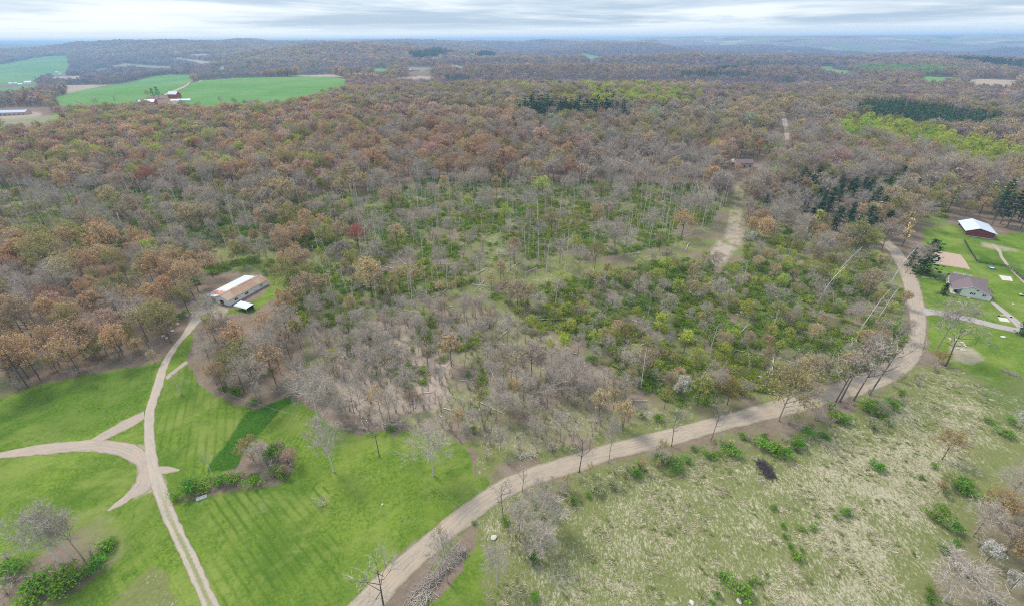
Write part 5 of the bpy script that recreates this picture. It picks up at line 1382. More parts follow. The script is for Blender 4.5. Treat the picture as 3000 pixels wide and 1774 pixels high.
def rest():
    kinds = {'forest': ([], ['budding', 'oak', 'leafy', 'mid_budding', 'far_budding', 'far_clump']), 'bare_forest': ([], ['bare', 'pale', 'mid_bare', 'far_budding', 'far_clump']), 'pine_forest': ([], ['pine', 'mid_pine', 'far_pine']), 'thinned_forest': ([], ['pole', 'bowed']), 'brushwood': ([], ['sapling', 'brush']), 'fallen_timber': ([], ['log'])}
    for t in T:
        if t['single']: continue
        k, l = t['kind'], t['lod']
        if k in ('budding', 'oak', 'leafy'):
            f = 'forest'; m = [k, 'leafy' if k == 'leafy' else 'mid_budding', 'far_budding', 'far_clump'][l]
        elif k in ('bare', 'pale', 'open', 'snag'):
            f = 'bare_forest'; m = ['bare', 'mid_bare', 'far_budding', 'far_clump'][l]
        elif k in ('pine', 'spruce'):
            f = 'pine_forest'; m = ['pine', 'mid_pine', 'far_pine', 'far_pine'][l]
        elif k in ('pole', 'bowed'): f, m = 'thinned_forest', k
        elif k == 'log': f, m = 'fallen_timber', k
        else: f, m = 'brushwood', k if k in ('sapling', 'brush') else 'brush'
        hs = t['s']; tint = t['tint']
        if m == 'far_clump': hs *= 1.0
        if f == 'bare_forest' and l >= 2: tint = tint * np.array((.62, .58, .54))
        if k == 'pine' and l == 3: hs *= 1.5
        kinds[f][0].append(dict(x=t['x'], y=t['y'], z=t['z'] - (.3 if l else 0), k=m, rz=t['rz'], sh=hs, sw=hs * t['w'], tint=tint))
    # brush among the trees of the brown ground
    x, y = jgrid(90, 330, 3.4); z = hgt(x, y); px, py = project(x, y, z)
    ok = np.zeros(len(x), bool)
    for p, d in (([(930, 960), (1460, 900), (1800, 1130), (1950, 1225), (1560, 1335), (1390, 1320), (1250, 1250), (1040, 1268), (900, 1110)], .95), ([(1480, 900), (2100, 800), (2600, 800), (2640, 1000), (2250, 1140), (1900, 1190)], .28), ([(980, 700), (1900, 600), (2080, 600), (1500, 860), (1000, 940)], .14), ([(1400, 1330), (1990, 1230), (2540, 1080), (2250, 1150), (1560, 1345)], .5)):
        ok |= inpoly(px, py, p) & (RNG.uniform(size=len(x)) < d * np.clip(2.6 * (vnoise(x, y, 15, 61, 3) - .22), 0, 1.4))
    for p in NOTREE: ok &= ~inpoly(px, py, p)
    for j in np.where(ok)[0]:
        s = U(.45, .95); c = rnd.choice(('palepink', 'pinktwig', 'palepink', 'twig', 'tan'))
        kinds['brushwood'][0].append(dict(x=x[j], y=y[j], z=z[j], k=rnd.choice(('sapling', 'brush')), rz=U(0, 6.28), sh=s, sw=s * U(.8, 1.3), tint=np.array(TINT[c]) * U(.8, 1.15)))
    # leafy carpet under the cut-over wood
    x, y = jgrid(90, 700, 2.3); z = hgt(x, y); px, py = project(x, y, z)
    ok = (px > -80) & (px < 3080) & (py < 1800)
    u = np.zeros(len(x)); u[ok] = undergrowth_mask(px[ok], py[ok], x[ok], y[ok])
    ok &= RNG.uniform(size=len(x)) < u * .85 + .06 * (u > 0)
    for p in NOTREE: ok &= ~inpoly(px, py, p)
    car = []
    for j in np.where(ok)[0]:
        s = U(.6, 1.3); v = vnoise(np.array([x[j]]), np.array([y[j]]), 22, 99, 2)[0]
        car.append(dict(x=x[j], y=y[j], z=z[j], k='carpet', rz=U(0, 6.28), sh=s, sw=s * U(.9, 1.4), tint=np.array((.105 + .20 * v, .255 + .08 * v, .032)) * U(.65, 1.35)))
    x, y = jgrid(60, 260, 1.05); z = hgt(x, y); px, py = project(x, y, z)
    ok = (px > -60) & (px < 3060) & (py < 1850) & inpoly(px + (vnoise(x, y, 12, 71) - .5) * 120, py + (vnoise(x, y, 12, 72) - .5) * 80, MEADOW[0][0]) & ~inpoly(px, py, ROADS[0]) & ~inpoly(px, py, THICKET) & ~inpoly(px, py, VERGE)
    ok &= RNG.uniform(size=len(x)) < .5 * sstep(vnoise(x, y, 5.0, 73, 4), .42, .64)
    dry = [dict(x=x[j], y=y[j], z=z[j], k='tuft', rz=-.75 + RNG.normal() * .5, sh=U(.7, 1.3), sw=U(.8, 1.5), tint=(np.array((.54, .485, .345)) if U() < .72 else np.array((.20, .24, .075))) * U(.62, 1.15)) for j in np.where(ok)[0]]
    mass('dead_grass', dry, ['tuft'])
    mass('undergrowth', car, ['carpet'])
    for nm, (pts, ks) in kinds.items(): mass(nm, pts, ks); print('mass', nm, len(pts))
    print('undergrowth', len(car), 'single', len(SINGLE))


rest()


# ------------------------------------------------------------------ buildings
M['white_wall'] = m_plain('white_boards', (.72, .73, .74), .7, .06, .8, stain=((.48, .46, .42), .35, .60))
M['white_metal'] = m_plain('white_metal_sheet', (.50, .545, .60), .5, .05, .3, .3, stain=((.55, .58, .60), .25, .58))
M['cream_metal'] = m_plain('cream_metal_sheet', (.60, .58, .47), .5, .06, .3, .3)
M['rust_metal'] = m_plain('rusted_sheet', (.40, .19, .13), .8, .25, .6, stain=((.60, .50, .46), .5, .50))
M['brown_roof'] = m_plain('brown_rusty_roof', (.34, .215, .15), .8, .16, .35, stain=((.40, .30, .22), .15, .48))
M['red_wall'] = m_plain('red_siding', (.22, .055, .050), .75, .14, 1.2, stain=((.30, .12, .10), .5, .60))
M['brick_red'] = m_plain('far_red_boards', (.36, .085, .055), .8, .1, .4)
M['concrete'] = m_plain('concrete', (.52, .49, .44), .9, .10, .8)
M['slab'] = m_plain('pale_slab', (.52, .47, .41), .9, .06, .8)
M['stone'] = m_plain('pale_stone', (.50, .46, .41), .9, .15, 2.0)
M['dark'] = m_plain('dark_timber', (.045, .040, .036), .85, .2, 2.0)
M['post'] = m_plain('weathered_timber', (.42, .37, .30), .85, .2, 2.0)
M['greypole'] = m_plain('weathered_pole', (.50, .46, .40), .85, .15, 1.0)
M['shingle'] = m_plain('mauve_shingles', (.17, .125, .130), .9, .14, 1.3)
M['siding'] = m_plain('cream_siding', (.74, .715, .67), .7, .04, 1.0)
M['trim'] = m_plain('white_trim', (.68, .68, .67), .6, .03, 1.0)
M['glass'] = m_plain('window_glass', (.03, .035, .04), .15, .1, 1.0, .5)
M['tan_wall'] = m_plain('tan_boards', (.50, .38, .29), .8, .06, .5)
M['blue_roof'] = m_plain('blue_grey_roof', (.25, .31, .42), .5, .06, .4)
M['soil'] = m_plain('tilled_soil', (.40, .30, .235), .95, .22, 1.6, .1)
M['char'] = m_plain('charred_sticks', (.06, .05, .05), .95, .3, 2.0)
M['sticks'] = m_plain('grey_sticks', (.34, .29, .25), .9, .25, 1.0)
M['blue'] = m_plain('blue_plastic', (.06, .12, .26), .5, .1, 1.0)
M['wire'] = m_plain('cable', (.30, .31, .28), .6, .05, 1.0)
M['grass_tuft'] = m_plain('bed_planting', (.10, .20, .16), .9, .2, 2.0)
M['floor_dirt'] = m_plain('earth_floor', (.30, .22, .16), .95, .1, 1.0)


def wall_x(name, x0, x1, y, z0, tops, mat, parent, holes=(), t=.14):
    """a wall along x at y; tops = [(x, z)] of its upper outline; holes = [(xa, xb, za, zb)]"""
    b = MB(); xs = sorted({x0, x1, *[h[0] for h in holes], *[h[1] for h in holes], *[q[0] for q in tops]})
    top = lambda x: float(np.interp(x, [q[0] for q in tops], [q[1] for q in tops]))
    for a, c in zip(xs[:-1], xs[1:]):
        h = next((h for h in holes if h[0] <= a + 1e-6 and h[1] >= c - 1e-6), None)
        if h and h[2] > z0 + .02: b.hexa([(a, y, z0), (c, y, z0), (c, y + t, z0), (a, y + t, z0)], [(a, y, h[2]), (c, y, h[2]), (c, y + t, h[2]), (a, y + t, h[2])])
        lo = h[3] if h else z0
        b.hexa([(a, y, lo), (c, y, lo), (c, y + t, lo), (a, y + t, lo)], [(a, y, top(a)), (c, y, top(c)), (c, y + t, top(c)), (a, y + t, top(a))])
    return b.build(name, mat, parent)


def wall_y(name, x, y0, y1, z0, z1, mat, parent, holes=(), t=.14):
    b = MB(); ys = sorted({y0, y1, *[h[0] for h in holes], *[h[1] for h in holes]})
    for a, c in zip(ys[:-1], ys[1:]):
        h = next((h for h in holes if h[0] <= a + 1e-6 and h[1] >= c - 1e-6), None)
        for lo, hi in (((z0, h[2]), (h[3], z1)) if h else ((z0, z1),)): b.box(x, x + t, a, c, lo, hi)
    return b.build(name, mat, parent)


def window(parent, fx, w, h, panes=1):
    """fx(u, v, d) maps window coordinates (across, up, outwards) into the building"""
    f = MB(); q = lambda u0, u1, v0, v1, d0, d1: f.hexa([fx(u0, v0, d0), fx(u1, v0, d0), fx(u1, v0, d1), fx(u0, v0, d1)], [fx(u0, v1, d0), fx(u1, v1, d0), fx(u1, v1, d1), fx(u0, v1, d1)])
    e = .13
    q(-w / 2 - e, w / 2 + e, h, h + e, 0, .07); q(-w / 2 - e, w / 2 + e, -e, 0, 0, .09); q(-w / 2 - e, -w / 2, 0, h, 0, .07); q(w / 2, w / 2 + e, 0, h, 0, .07)
    for i in range(1, panes): q(-w / 2 + w * i / panes - .09, -w / 2 + w * i / panes + .09, 0, h, 0, .07)
    fr = f.build('window', M['trim'], parent)
    for i in range(panes):
        a, b = -w / 2 + w * i / panes + (.09 if i else 0), -w / 2 + w * (i + 1) / panes - (.09 if i < panes - 1 else 0)
        g = MB(); g.hexa([fx(a, 0, .005), fx(b, 0, .005), fx(b, 0, .025), fx(a, 0, .025)], [fx(a, h, .005), fx(b, h, .005), fx(b, h, .025), fx(a, h, .025)]); g.build('pane', M['glass'], fr)


def place(name, xy, ang, label, cat, group=None):
    return empty(name, (xy[0], xy[1], float(hgt(*xy))), ang, label, cat, group)


def roof_panels(parent, x0, z0, x1, z1, ya, yb, n, mats, t=.07, name='roof_panel', labels=None):
    """sheets laid side by side over one slope from (x0, z0) to (x1, z1)"""
    for i in range(n):
        a = ya + (yb - ya) * i / n; b = ya + (yb - ya) * (i + 1) / n - .015; up = .012 * (i % 2)
        P = [(x0, a, z0 + up), (x1, a, z1 + up), (x1, b, z1 + up), (x0, b, z0 + up)]
        if x1 < x0: P = P[::-1]
        o = MB().slab(P, t).build(name, mats(i), parent)
        if labels and labels(i): o['label'] = labels(i)


def white_shed():
    r = place('livestock_shed', (-154.9, 206.6), math.radians(-21.5), 'long white shed with rusty brown gable roof and white lean-to in the wood', 'shed')
    W, xm, D = 15.6, 7.8, 24.0
    wall_x('front_wall', 0, xm, 0, -.5, [(0, 2.75), (xm, 3.55)], M['white_wall'], r, [(3.7, 6.6, -.5, 2.25)])
    wall_x('gable_wall', xm, W, -.25, -.5, [(xm, 3.5), (11.5, 5.0), (W, 2.95)], M['white_wall'], r, [(9.5, 12.2, -.5, 2.2)])
    wall_y('side_wall', W - .14, -.11, D, -.5, 2.9, M['white_wall'], r, [(3.2, 5.0, 1.0, 2.1), (9.6, 11.6, 1.0, 2.1), (19.4, 20.6, 1.0, 2.1)])
    wall_y('side_wall', 0, .14, D, -.5, 2.7, M['white_wall'], r)
    wall_x('back_wall', 0, W, D, -.5, [(0, 2.7), (xm, 3.5), (11.5, 5.0), (W, 2.9)], M['white_wall'], r)
    MB().box(.2, W - .2, .2, D - .1, -.3, .03).build('floor', M['floor_dirt'], r)
    MB().box(xm, xm + .12, .5, D - .2, -.2, 3.4).build('inner_wall', M['post'], r)
    roof_panels(r, -.35, 2.86, xm - .02, 3.66, -.35, D + .3, 12, lambda i: M['rust_metal'] if i in (1, 2) else (M['white_metal'] if i not in (4, 5) else M['cream_metal']), labels=lambda i: 'rusty roof panel' if i in (1, 2) else ('cream roof panel' if i in (4, 5) else None), name='roof_panel')
    roof_panels(r, xm - .3, 3.72, 11.5, 5.12, -.75, D + .35, 8, lambda i: M['brown_roof'])
    roof_panels(r, 11.52, 5.12, W + .45, 2.98, -.75, D + .35, 8, lambda i: M['brown_roof'])
    MB().hexa([(11.3, -.78, 5.10), (11.72, -.78, 5.10), (11.72, D + .38, 5.10), (11.3, D + .38, 5.10)], [(11.45, -.78, 5.20), (11.57, -.78, 5.20), (11.57, D + .38, 5.20), (11.45, D + .38, 5.20)]).build('ridge_cap', M['rust_metal'], r)
    for yc, w in ((4.1, 1.8), (10.6, 2.0), (20, 1.2)): window(r, lambda u, v, d, yc=yc: (W + d, yc + u, 1.0 + v), w, 1.1, 2)
    for x0, x1, y in ((3.7, 6.6, -.03), (9.5, 12.2, -.28)):
        MB().box(x0 - .16, x0, y, y + .05, -.4, 2.4).box(x1, x1 + .16, y, y + .05, -.4, 2.4).box(x0, x1, y, y + .05, 2.25, 2.42).build('door_frame', M['trim'], r)
    s = place('open_shed', (-136.0, 196.9), math.radians(-23.6), 'low open white-roofed shelter joined to the corner of the white shed', 'shelter')
    for i in range(6):
        a = 8.7 * i / 6; b = 8.7 * (i + 1) / 6 - .02; P = []
        for y, z in ((0, 2.15), (.5, 2.45), (2.4, 2.6), (4.4, 2.75)): P.append((y, z))
        m = MB()
        for (y0, z0), (y1, z1) in zip(P[:-1], P[1:]): m.slab([(a, y0, z0), (b, y0, z0), (b, y1, z1), (a, y1, z1)], .06)
        m.build('roof_panel', M['white_metal'], s)
    for x in (.3, 4.3, 8.4):
        for y in (.25, 4.2): MB().box(x - .08, x + .08, y - .08, y + .08, -.4, 2.1).build('post', M['post'], s)
    MB().box(.3, 8.4, 4.3, 4.38, -.4, 2.6).build('back_wall', M['dark'], s)


def red_barn():
    r = place('pole_barn', (294.9, 283.2), math.radians(-30.5), 'red-walled barn with white metal gable roof at the end of the green lawn', 'barn')
    W, D = 13.9, 21.0
    wall_x('gable_wall', 0, W, 0, .35, [(0, 3.5), (5.4, 5.7), (W, 3.8)], M['red_wall'], r)
    MB().box(-.1, W + .1, -.12, .25, -.6, .348).build('base', M['stone'], r)
    MB().box(-.05, W + .05, -.06, -.003, 2.55, 2.68).build('trim_board', M['dark'], r)
    wall_x('back_wall', 0, W, D, -.5, [(0, 3.4), (5.4, 5.7), (W, 3.7)], M['red_wall'], r)
    wall_y('side_wall', W - .14, .14, D, -.5, 3.7, M['red_wall'], r)
    wall_y('inner_wall', 4.4, .3, D, -.5, 4.9, M['dark'], r)
    for i in range(5): MB().box(-.1, .14, 1.0 + i * 4.85, 1.24 + i * 4.85, -.5, 3.3).build('post', M['post'], r)
    MB().box(0, W, .2, D, -.4, .02).build('floor', M['floor_dirt'], r)
    roof_panels(r, -1.0, 3.25, 5.4, 5.92, -.7, D + .6, 9, lambda i: M['white_metal']); roof_panels(r, 5.42, 5.92, W + .9, 3.55, -.7, D + .6, 9, lambda i: M['white_metal'])
    MB().box(5.25, 5.57, -.72, D + .62, 5.93, 5.98).build('ridge_cap', M['trim'], r)


def house():
    r = place('gabled_house', (224.4, 207.0), math.radians(-33), 'white gabled house with mauve shingle roof beside the gravel road', 'house')
    # front gable block: x 2.6..14.3, y 0..9 ; main block behind: x -1..13, y 9..18
    wall_x('gable_wall', 2.6, 14.3, 0, -.8, [(2.6, 4.15), (6.0, 5.85), (12.9, 3.2), (14.3, 2.6)], M['siding'], r, [(10.6, 12.2, -.8, 1.35)])
    wall_y('side_wall', 2.6, .14, 9, -.8, 3.8, M['siding'], r); wall_y('side_wall', 14.16, .14, 9, -.8, 2.6, M['siding'], r)
    wall_x('front_wall', -1, 2.6, 8.9, -.8, [(-1, 3.1), (2.6, 3.1)], M['siding'], r); wall_x('back_wall', -1, 13, 18, -.8, [(-1, 3.1), (13, 3.1)], M['siding'], r)
    for x in (-1, 12.86):
        MB().hexa([(x, 9.05, -.8), (x + .14, 9.05, -.8), (x + .14, 17.95, -.8), (x, 17.95, -.8)], [(x, 9.05, 3.1), (x + .14, 9.05, 3.1), (x + .14, 17.95, 3.1), (x, 17.95, 3.1)]).hexa([(x, 9.05, 3.1), (x + .14, 9.05, 3.1), (x + .14, 17.95, 3.1), (x, 17.95, 3.1)], [(x, 13.4, 5.8), (x + .14, 13.4, 5.8), (x + .14, 13.6, 5.8), (x, 13.6, 5.8)]).build('end_wall', M['siding'], r)

    def slope(pts): MB().slab(pts, .16).build('roof', M['shingle'], r)
    slope([(-1.6, 8.3, 3.0), (13.6, 8.3, 3.0), (13.6, 13.5, 6.0), (-1.6, 13.5, 6.0)]); slope([(-1.6, 13.52, 6.0), (13.6, 13.52, 6.0), (13.6, 18.5, 3.0), (-1.6, 18.5, 3.0)])
    slope([(-.8, -.5, 2.75), (6.0, -.6, 6.06), (6.0, 12.5, 6.06), (-.8, 8.6, 2.75)]); slope([(6.02, -.6, 6.06), (13.1, -.5, 3.25), (13.1, 8.9, 3.25), (6.02, 12.5, 6.06)])
    slope([(13.12, -.4, 3.2), (14.9, -.3, 2.45), (14.9, 8.4, 2.45), (13.12, 8.8, 3.2)])
    for x0, y0, x1, y1, z0, z1 in ((-.8, -.58, 6.0, -.68, 2.6, 5.9), (6.0, -.68, 13.1, -.58, 5.9, 3.1)):
        MB().hexa([(x0, y0 - .05, z0 - .06), (x1, y1 - .05, z1 - .06), (x1, y1 + .05, z1 - .06), (x0, y0 + .05, z0 - .06)], [(x0, y0 - .05, z0 + .13), (x1, y1 - .05, z1 + .13), (x1, y1 + .05, z1 + .13), (x0, y0 + .05, z0 + .13)]).build('bargeboard', M['trim'], r)
    MB().box(-.7, 2.58, -.1, 8.7, -.6, .25).build('porch_floor', M['concrete'], r)
    for y in (.0, 4.2, 8.2): MB().box(-.62, -.44, y, y + .18, .25, 2.7).build('porch_post', M['trim'], r)
    MB().box(-.58, -.5, .2, 8.2, .95, 1.05).box(-.58, -.5, .2, 8.2, .5, .58).build('railing', M['trim'], r)
    MB().box(.5, 1.6, 2.4, 3.1, .26, .75).box(.5, 1.6, 2.95, 3.1, .75, 1.25).build('porch_bench', M['dark'], r)
    window(r, lambda u, v, d: (7.0 + u, -d, 1.7 + v), 2.0, 1.0, 3); window(r, lambda u, v, d: (8.3 + u, -d, 3.75 + v), .9, .8, 2); window(r, lambda u, v, d: (11.3 + u, -d, 1.9 + v), 1.2, .9, 2)
    window(r, lambda u, v, d: (-1 - d, 13.5 + u, 1.2 + v), 1.2, 1.1, 1)
    MB().box(10.4, 12.4, -.06, -.02, -.7, 1.3).build('garage_door', M['trim'], r); MB().box(13.0, 13.95, -.06, -.02, -.7, 1.2).build('door', M['trim'], r)
    MB().box(5.3, 6.6, -1.6, -.02, -.6, .15).build('steps', M['slab'], r); MB().box(13.6, 14.6, 12.0, 15.5, -.5, .4).box(13.6, 14.6, 12.0, 12.1, .4, 1.3).build('deck', M['post'], r)
    MB().bar((9.5, 11.0, 4.3), (9.5, 11.0, 5.1), .1).build('vent_pipe', M['trim'], r)


def simple_house(name, px, py, w, d, hw, hr, ang, wm, rm, label, cat, wins=0, open_front=False, group=None):
    x, y, z = at(px, py); r = empty(name, (x, y, z), ang, label, cat, group)
    b = MB().box(-w / 2, w / 2, 0, d, -2, hw); b.hexa([(-w / 2, 0, hw), (w / 2, 0, hw), (w / 2, d, hw), (-w / 2, d, hw)], [(-w / 2, d / 2 - .05, hr), (w / 2, d / 2 - .05, hr), (w / 2, d / 2 + .05, hr), (-w / 2, d / 2 + .05, hr)]).build('wall', wm, r)
    o = .5
    for s in (0, 1):
        P = [(-w / 2 - o, -o, hw - .15), (w / 2 + o, -o, hw - .15), (w / 2 + o, d / 2, hr + .18), (-w / 2 - o, d / 2, hr + .18)] if s == 0 else [(-w / 2 - o, d / 2 + .02, hr + .18), (w / 2 + o, d / 2 + .02, hr + .18), (w / 2 + o, d + o, hw - .15), (-w / 2 - o, d + o, hw - .15)]
        MB().slab(P, .2).build('roof', rm, r)
    for i in range(wins):
        u = -w / 2 + w * (i + .5) / wins; MB().box(u - .9, u + .9, -.06, -.01, .9 if not open_front else 0.2, 2.3).build('window' if not open_front else 'doorway', M['glass'], r)
    return r


white_shed(); red_barn(); house()
R_ = math.radians
simple_house('long_barn', 22, 339, 58, 16, 5.0, 8.0, R_(8), M['tan_wall'], M['blue_roof'], 'long tan barn with blue-grey roof at the left edge beyond the wood', 'barn', 8, True)
simple_house('red_barn', 431, 309, 27, 14, 6.0, 10.0, R_(10), M['brick_red'], M['white_metal'], 'nearer red barn with white roof at the foot of the far green field', 'barn', 2)
simple_house('red_barn', 506, 288, 22, 13, 7.5, 12.5, R_(-12), M['brick_red'], M['white_metal'], 'second red barn behind the pines of the far farm', 'barn', 2)
simple_house('white_shed', 513, 300, 17, 9, 3.5, 5.0, R_(0), M['white_wall'], M['white_metal'], 'small white shed in front of the second far red barn', 'shed')
simple_house('white_shed', 538, 298, 24, 9, 3.0, 4.5, R_(12), M['white_wall'], M['white_metal'], 'low white shed at the right end of the far farmyard', 'shed')
simple_house('house', 2180, 492, 15, 10, 4.5, 7.0, R_(-6), M['tan_wall'], M['shingle'], 'grey-roofed house half hidden among the trees beyond the pale clearing', 'house', 3)
simple_house('garage', 2138, 486, 11, 8, 3.5, 5.5, R_(0), M['white_wall'], M['concrete'], 'pale garage left of the house hidden among the trees', 'garage', 2)
simple_house('white_barn', 82, 247, 26, 16, 7, 12, R_(15), M['white_wall'], M['white_metal'], 'white gabled barn in the far left valley', 'barn')
for a, b, w, t in ((30, 248, 18, 'left-most white farm building in the far left valley'), (45, 247, 14, 'small white farm building left of the white gabled valley barn'), (59, 250, 16, 'low white farm building just left of the white gabled valley barn'), (165, 214, 24, 'white farm roof below the far left hillside field'), (175, 218, 16, 'lower white farm building below the far left hillside field'), (1182, 206, 26, 'white farmhouse at the edge of the pale valley field'), (1200, 208, 16, 'smaller white building by the pale valley field'), (2795, 226, 14, 'small red-roofed building by the far right field'), (2880, 226, 26, 'pale building above the tan yard at far right')):
    simple_house('farm_building', a, b, w, w * .6, 4.5, 7.0, R_(U(-15, 15)), M['white_wall'] if 'red' not in t else M['brick_red'], M['white_metal'] if 'red' not in t else M['brick_red'], t, 'building')


# ------------------------------------------------------------------ fences, poles, wires
def fence(name, pixels, bay, label, hpost=1.35, rails=3, mat='dark'):
    P = np.array([at(*p)[:2] for p in pixels]); d = np.concatenate([[0], np.cumsum(np.hypot(*np.diff(P, axis=0).T))]); n = max(2, int(d[-1] / bay) + 1); s = np.linspace(0, d[-1], n)
    Q = np.stack([np.interp(s, d, P[:, 0]), np.interp(s, d, P[:, 1])], 1); o = Q[0]; z0 = float(hgt(*o)); r = empty(name, (o[0], o[1], z0), 0, label, 'fence')
    pm = MB().box(-.09, .09, -.09, .09, -.4, hpost).mesh('post', M[mat])
    for q in Q:
        p = link(bpy.data.objects.new('post', pm), r); p.location = (q[0] - o[0], q[1] - o[1], float(hgt(*q)) - z0)
    for k in range(rails):
        rm = MB().box(.07, 1 - .07, -.03, .03, -.09, .09).mesh('rail', M[mat])
        for a, b in zip(Q[:-1], Q[1:]):
            L = math.hypot(*(b - a)); e = link(bpy.data.objects.new('rail', rm), r); zz = hpost * (k + .7) / rails * .95
            e.location = (a[0] - o[0], a[1] - o[1], float(hgt(*a)) - z0 + zz); e.rotation_euler = (0, 0, math.atan2(b[1] - a[1], b[0] - a[0])); e.scale = (L, 1.6, 1)


fence('board_fence', [(2824, 706), (2838, 732), (2862, 769), (2905, 776), (2952, 783)], 3.0, 'black board fence round the green paddock below the red-walled barn')
fence('board_fence', [(2952, 783), (2975, 802), (2998, 822), (3060, 875)], 3.0, 'black board fence running along the footpath right of the garden lawn')


def pole_thing(px, py, h, label, r=.19, arm=True, mat='greypole'):
    x, y, z = at(px, py); e = empty('utility_pole', (x, y, z), .4, label, 'utility pole', None)
    MB().bar((0, 0, -.6), (0, 0, h), r, r * .65, 8).build('shaft', M[mat], e)
    if arm:
        MB().box(-1.1, 1.1, -.07, .07, h - .75, h - .58).build('crossarm', M[mat], e)
        for u in (-.95, 0, .95): MB().bar((u, 0, h - .58 if u else h), (u, 0, (h - .40) if u else h + .2), .06).build('insulator', M['dark'], e)
    return Vector((x, y, z + h))


p1 = pole_thing(530, 1153, 9.5, 'tall weathered pole beside the farm lane', .24, False)
p2 = pole_thing(1112, 1337, 9.5, 'dark wire pole with crossarm standing on the lawn', .15, True, 'bark_dark')


def cable(a, b, sag, label):
    pts = [a.lerp(b, t) + Vector((0, 0, -sag * 4 * t * (1 - t))) for t in np.linspace(0, 1, 15)]; m = MB(); o = pts[0]
    for u, v in zip(pts[:-1], pts[1:]): m.bar(u - o, v - o, .014, k=4)
    c = m.build('power_line', M['wire']); c.location = o; tag(c, label, 'power line')


xx, yy, zz = at(1335, 1480); p3 = Vector((xx, yy, zz + 9)); xx, yy, zz = at(1790, 1900); p4 = Vector((xx, yy, zz + 9))
cable(p1, p2 + Vector((-.9, 0, -.4)), 1.6, 'upper pale wire from the pole by the lane to the wire pole'); cable(p1 + Vector((0, 0, -.9)), p2 + Vector((.9, 0, -.4)), 1.8, 'lower pale wire from the pole by the lane to the wire pole')
cable(p2 + Vector((-.9, 0, -.4)), p4 + Vector((-.9, 0, 0)), 2.0, 'left pale wire from the wire pole over the gravel road'); cable(p2 + Vector((.9, 0, -.4)), p4 + Vector((.9, 0, 0)), 2.2, 'right pale wire from the wire pole over the gravel road')


# ------------------------------------------------------------------ things about the house and fields
def patch(name, pixels, mat, lift, label=None, kind='structure', cat=None):
    P = [at(*p) for p in pixels]; b = MB(); P = [(p[0], p[1], p[2] + lift) for p in P]
    if np.cross(np.subtract(P[1][:2], P[0][:2]), np.subtract(P[2][:2], P[0][:2])) < 0: P = P[::-1]
    o = b.slab(P, lift + .15).build(name, mat); tag(o, label, cat, None, kind); return o


soil = patch('garden_plot', [(2731, 736), (2770, 739), (2814, 747), (2829, 766), (2843, 790), (2790, 781), (2733, 772)], M['soil'], .10)
fur = MB(); g0, g1, g2, g3 = [np.array(at(*p)) for p in ((2733, 738), (2814, 748), (2841, 788), (2735, 771))]
for i in range(22):
    t = (i + .5) / 22; a = g0 + (g1 - g0) * t; b = g3 + (g2 - g3) * t; d = (b - a) / np.linalg.norm(b - a); n = np.array([-d[1], d[0], 0]) * .16
    a = a + np.array([0, 0, .101]); b = b + np.array([0, 0, .101]); fur.hexa([a - n, a + n, b + n, b - n], [a - n * .2 + [0, 0, .16], a + n * .2 + [0, 0, .16], b + n * .2 + [0, 0, .16], b - n * .2 + [0, 0, .16]])
f_ = fur.build('soil_ridges', M['soil'], soil)
patch('sand_pit', [(2925, 806), (2962, 811), (2968, 824), (2937, 821)], M['slab'], .09)
patch('parking_pad', [(2923, 928), (2950, 932), (2960, 944), (2929, 940)], M['slab'], .14)
x, y, z = at(2740, 808); s = empty('swing_frame', (x, y, z), -.5, 'white timber swing frame on the lawn behind the white house', 'swing frame')
for u in (0, 3.6):
    for v in (0, 2.0): MB().bar((u, v, -.2), (u, v, 2.2), .11).build('post', M['trim'], s)
    MB().bar((u, 0, 2.25), (u, 2.0, 2.25), .1).build('side_beam', M['trim'], s)
MB().bar((0, 0, 2.25), (3.6, 0, 2.25), .1).build('top_beam', M['trim'], s); MB().bar((0, 2, 2.25), (3.6, 2, 2.25), .1).build('top_beam', M['trim'], s)


def bed(pa, pb, wid, label):
    a, b = np.array(at(*pa)), np.array(at(*pb)); L = float(np.linalg.norm(b - a)); r = empty('raised_bed', tuple(a), math.atan2(b[1] - a[1], b[0] - a[0]), label, 'garden bed')
    m = MB().box(0, L, 0, .15, -.2, .6).box(0, L, wid - .15, wid, -.2, .6).box(0, .15, .15, wid - .15, -.2, .6).box(L - .15, L, .15, wid - .15, -.2, .6).build('frame', M['concrete'], r)
    MB().box(.152, L - .152, .152, wid - .152, -.1, .5).build('planting', M['grass_tuft'], r)


bed((2795, 803), (2817, 807), 1.6, 'left grey raised garden bed behind the house roof'); bed((2823, 808), (2846, 812), 1.6, 'right grey raised garden bed behind the house roof')
x, y, z = at(2990, 868); r = empty('boat_trailer', (x, y, z), -.3, 'grey covered trailer on the lawn at the right edge', 'trailer')
MB().hexa([(0, .3, .5), (5, 0, .5), (5, 2, .5), (0, 1.7, .5)], [(-.6, .6, 1.0), (5, 0, 1.2), (5, 2, 1.2), (-.6, 1.4, 1.0)]).build('body', M['concrete'], r); MB().hexa([(.6, .6, 1.202), (4.6, .4, 1.202), (4.6, 1.6, 1.202), (.6, 1.4, 1.202)], [(1, .8, 1.35), (4.2, .7, 1.35), (4.2, 1.3, 1.35), (1, 1.2, 1.35)]).build('cover', M['char'], r)
for v in (-.15, 2.0): MB().bar((3, v, .35), (3, v + .15, .35), .36, k=12).build('wheel', M['dark'], r)
x, y, z = at(2905, 786); t_ = MB(); N_ = 16
for i in range(N_):
    a, b = 6.2832 * i / N_, 6.2832 * (i + 1) / N_; p = lambda q, rr, zz: (math.cos(q) * rr, math.sin(q) * rr, zz)
    t_.hexa([p(a, 1.35, -.1), p(a, 1.5, -.1), p(b, 1.5, -.1), p(b, 1.35, -.1)], [p(a, 1.35, .55), p(a, 1.55, .55), p(b, 1.55, .55), p(b, 1.35, .55)])
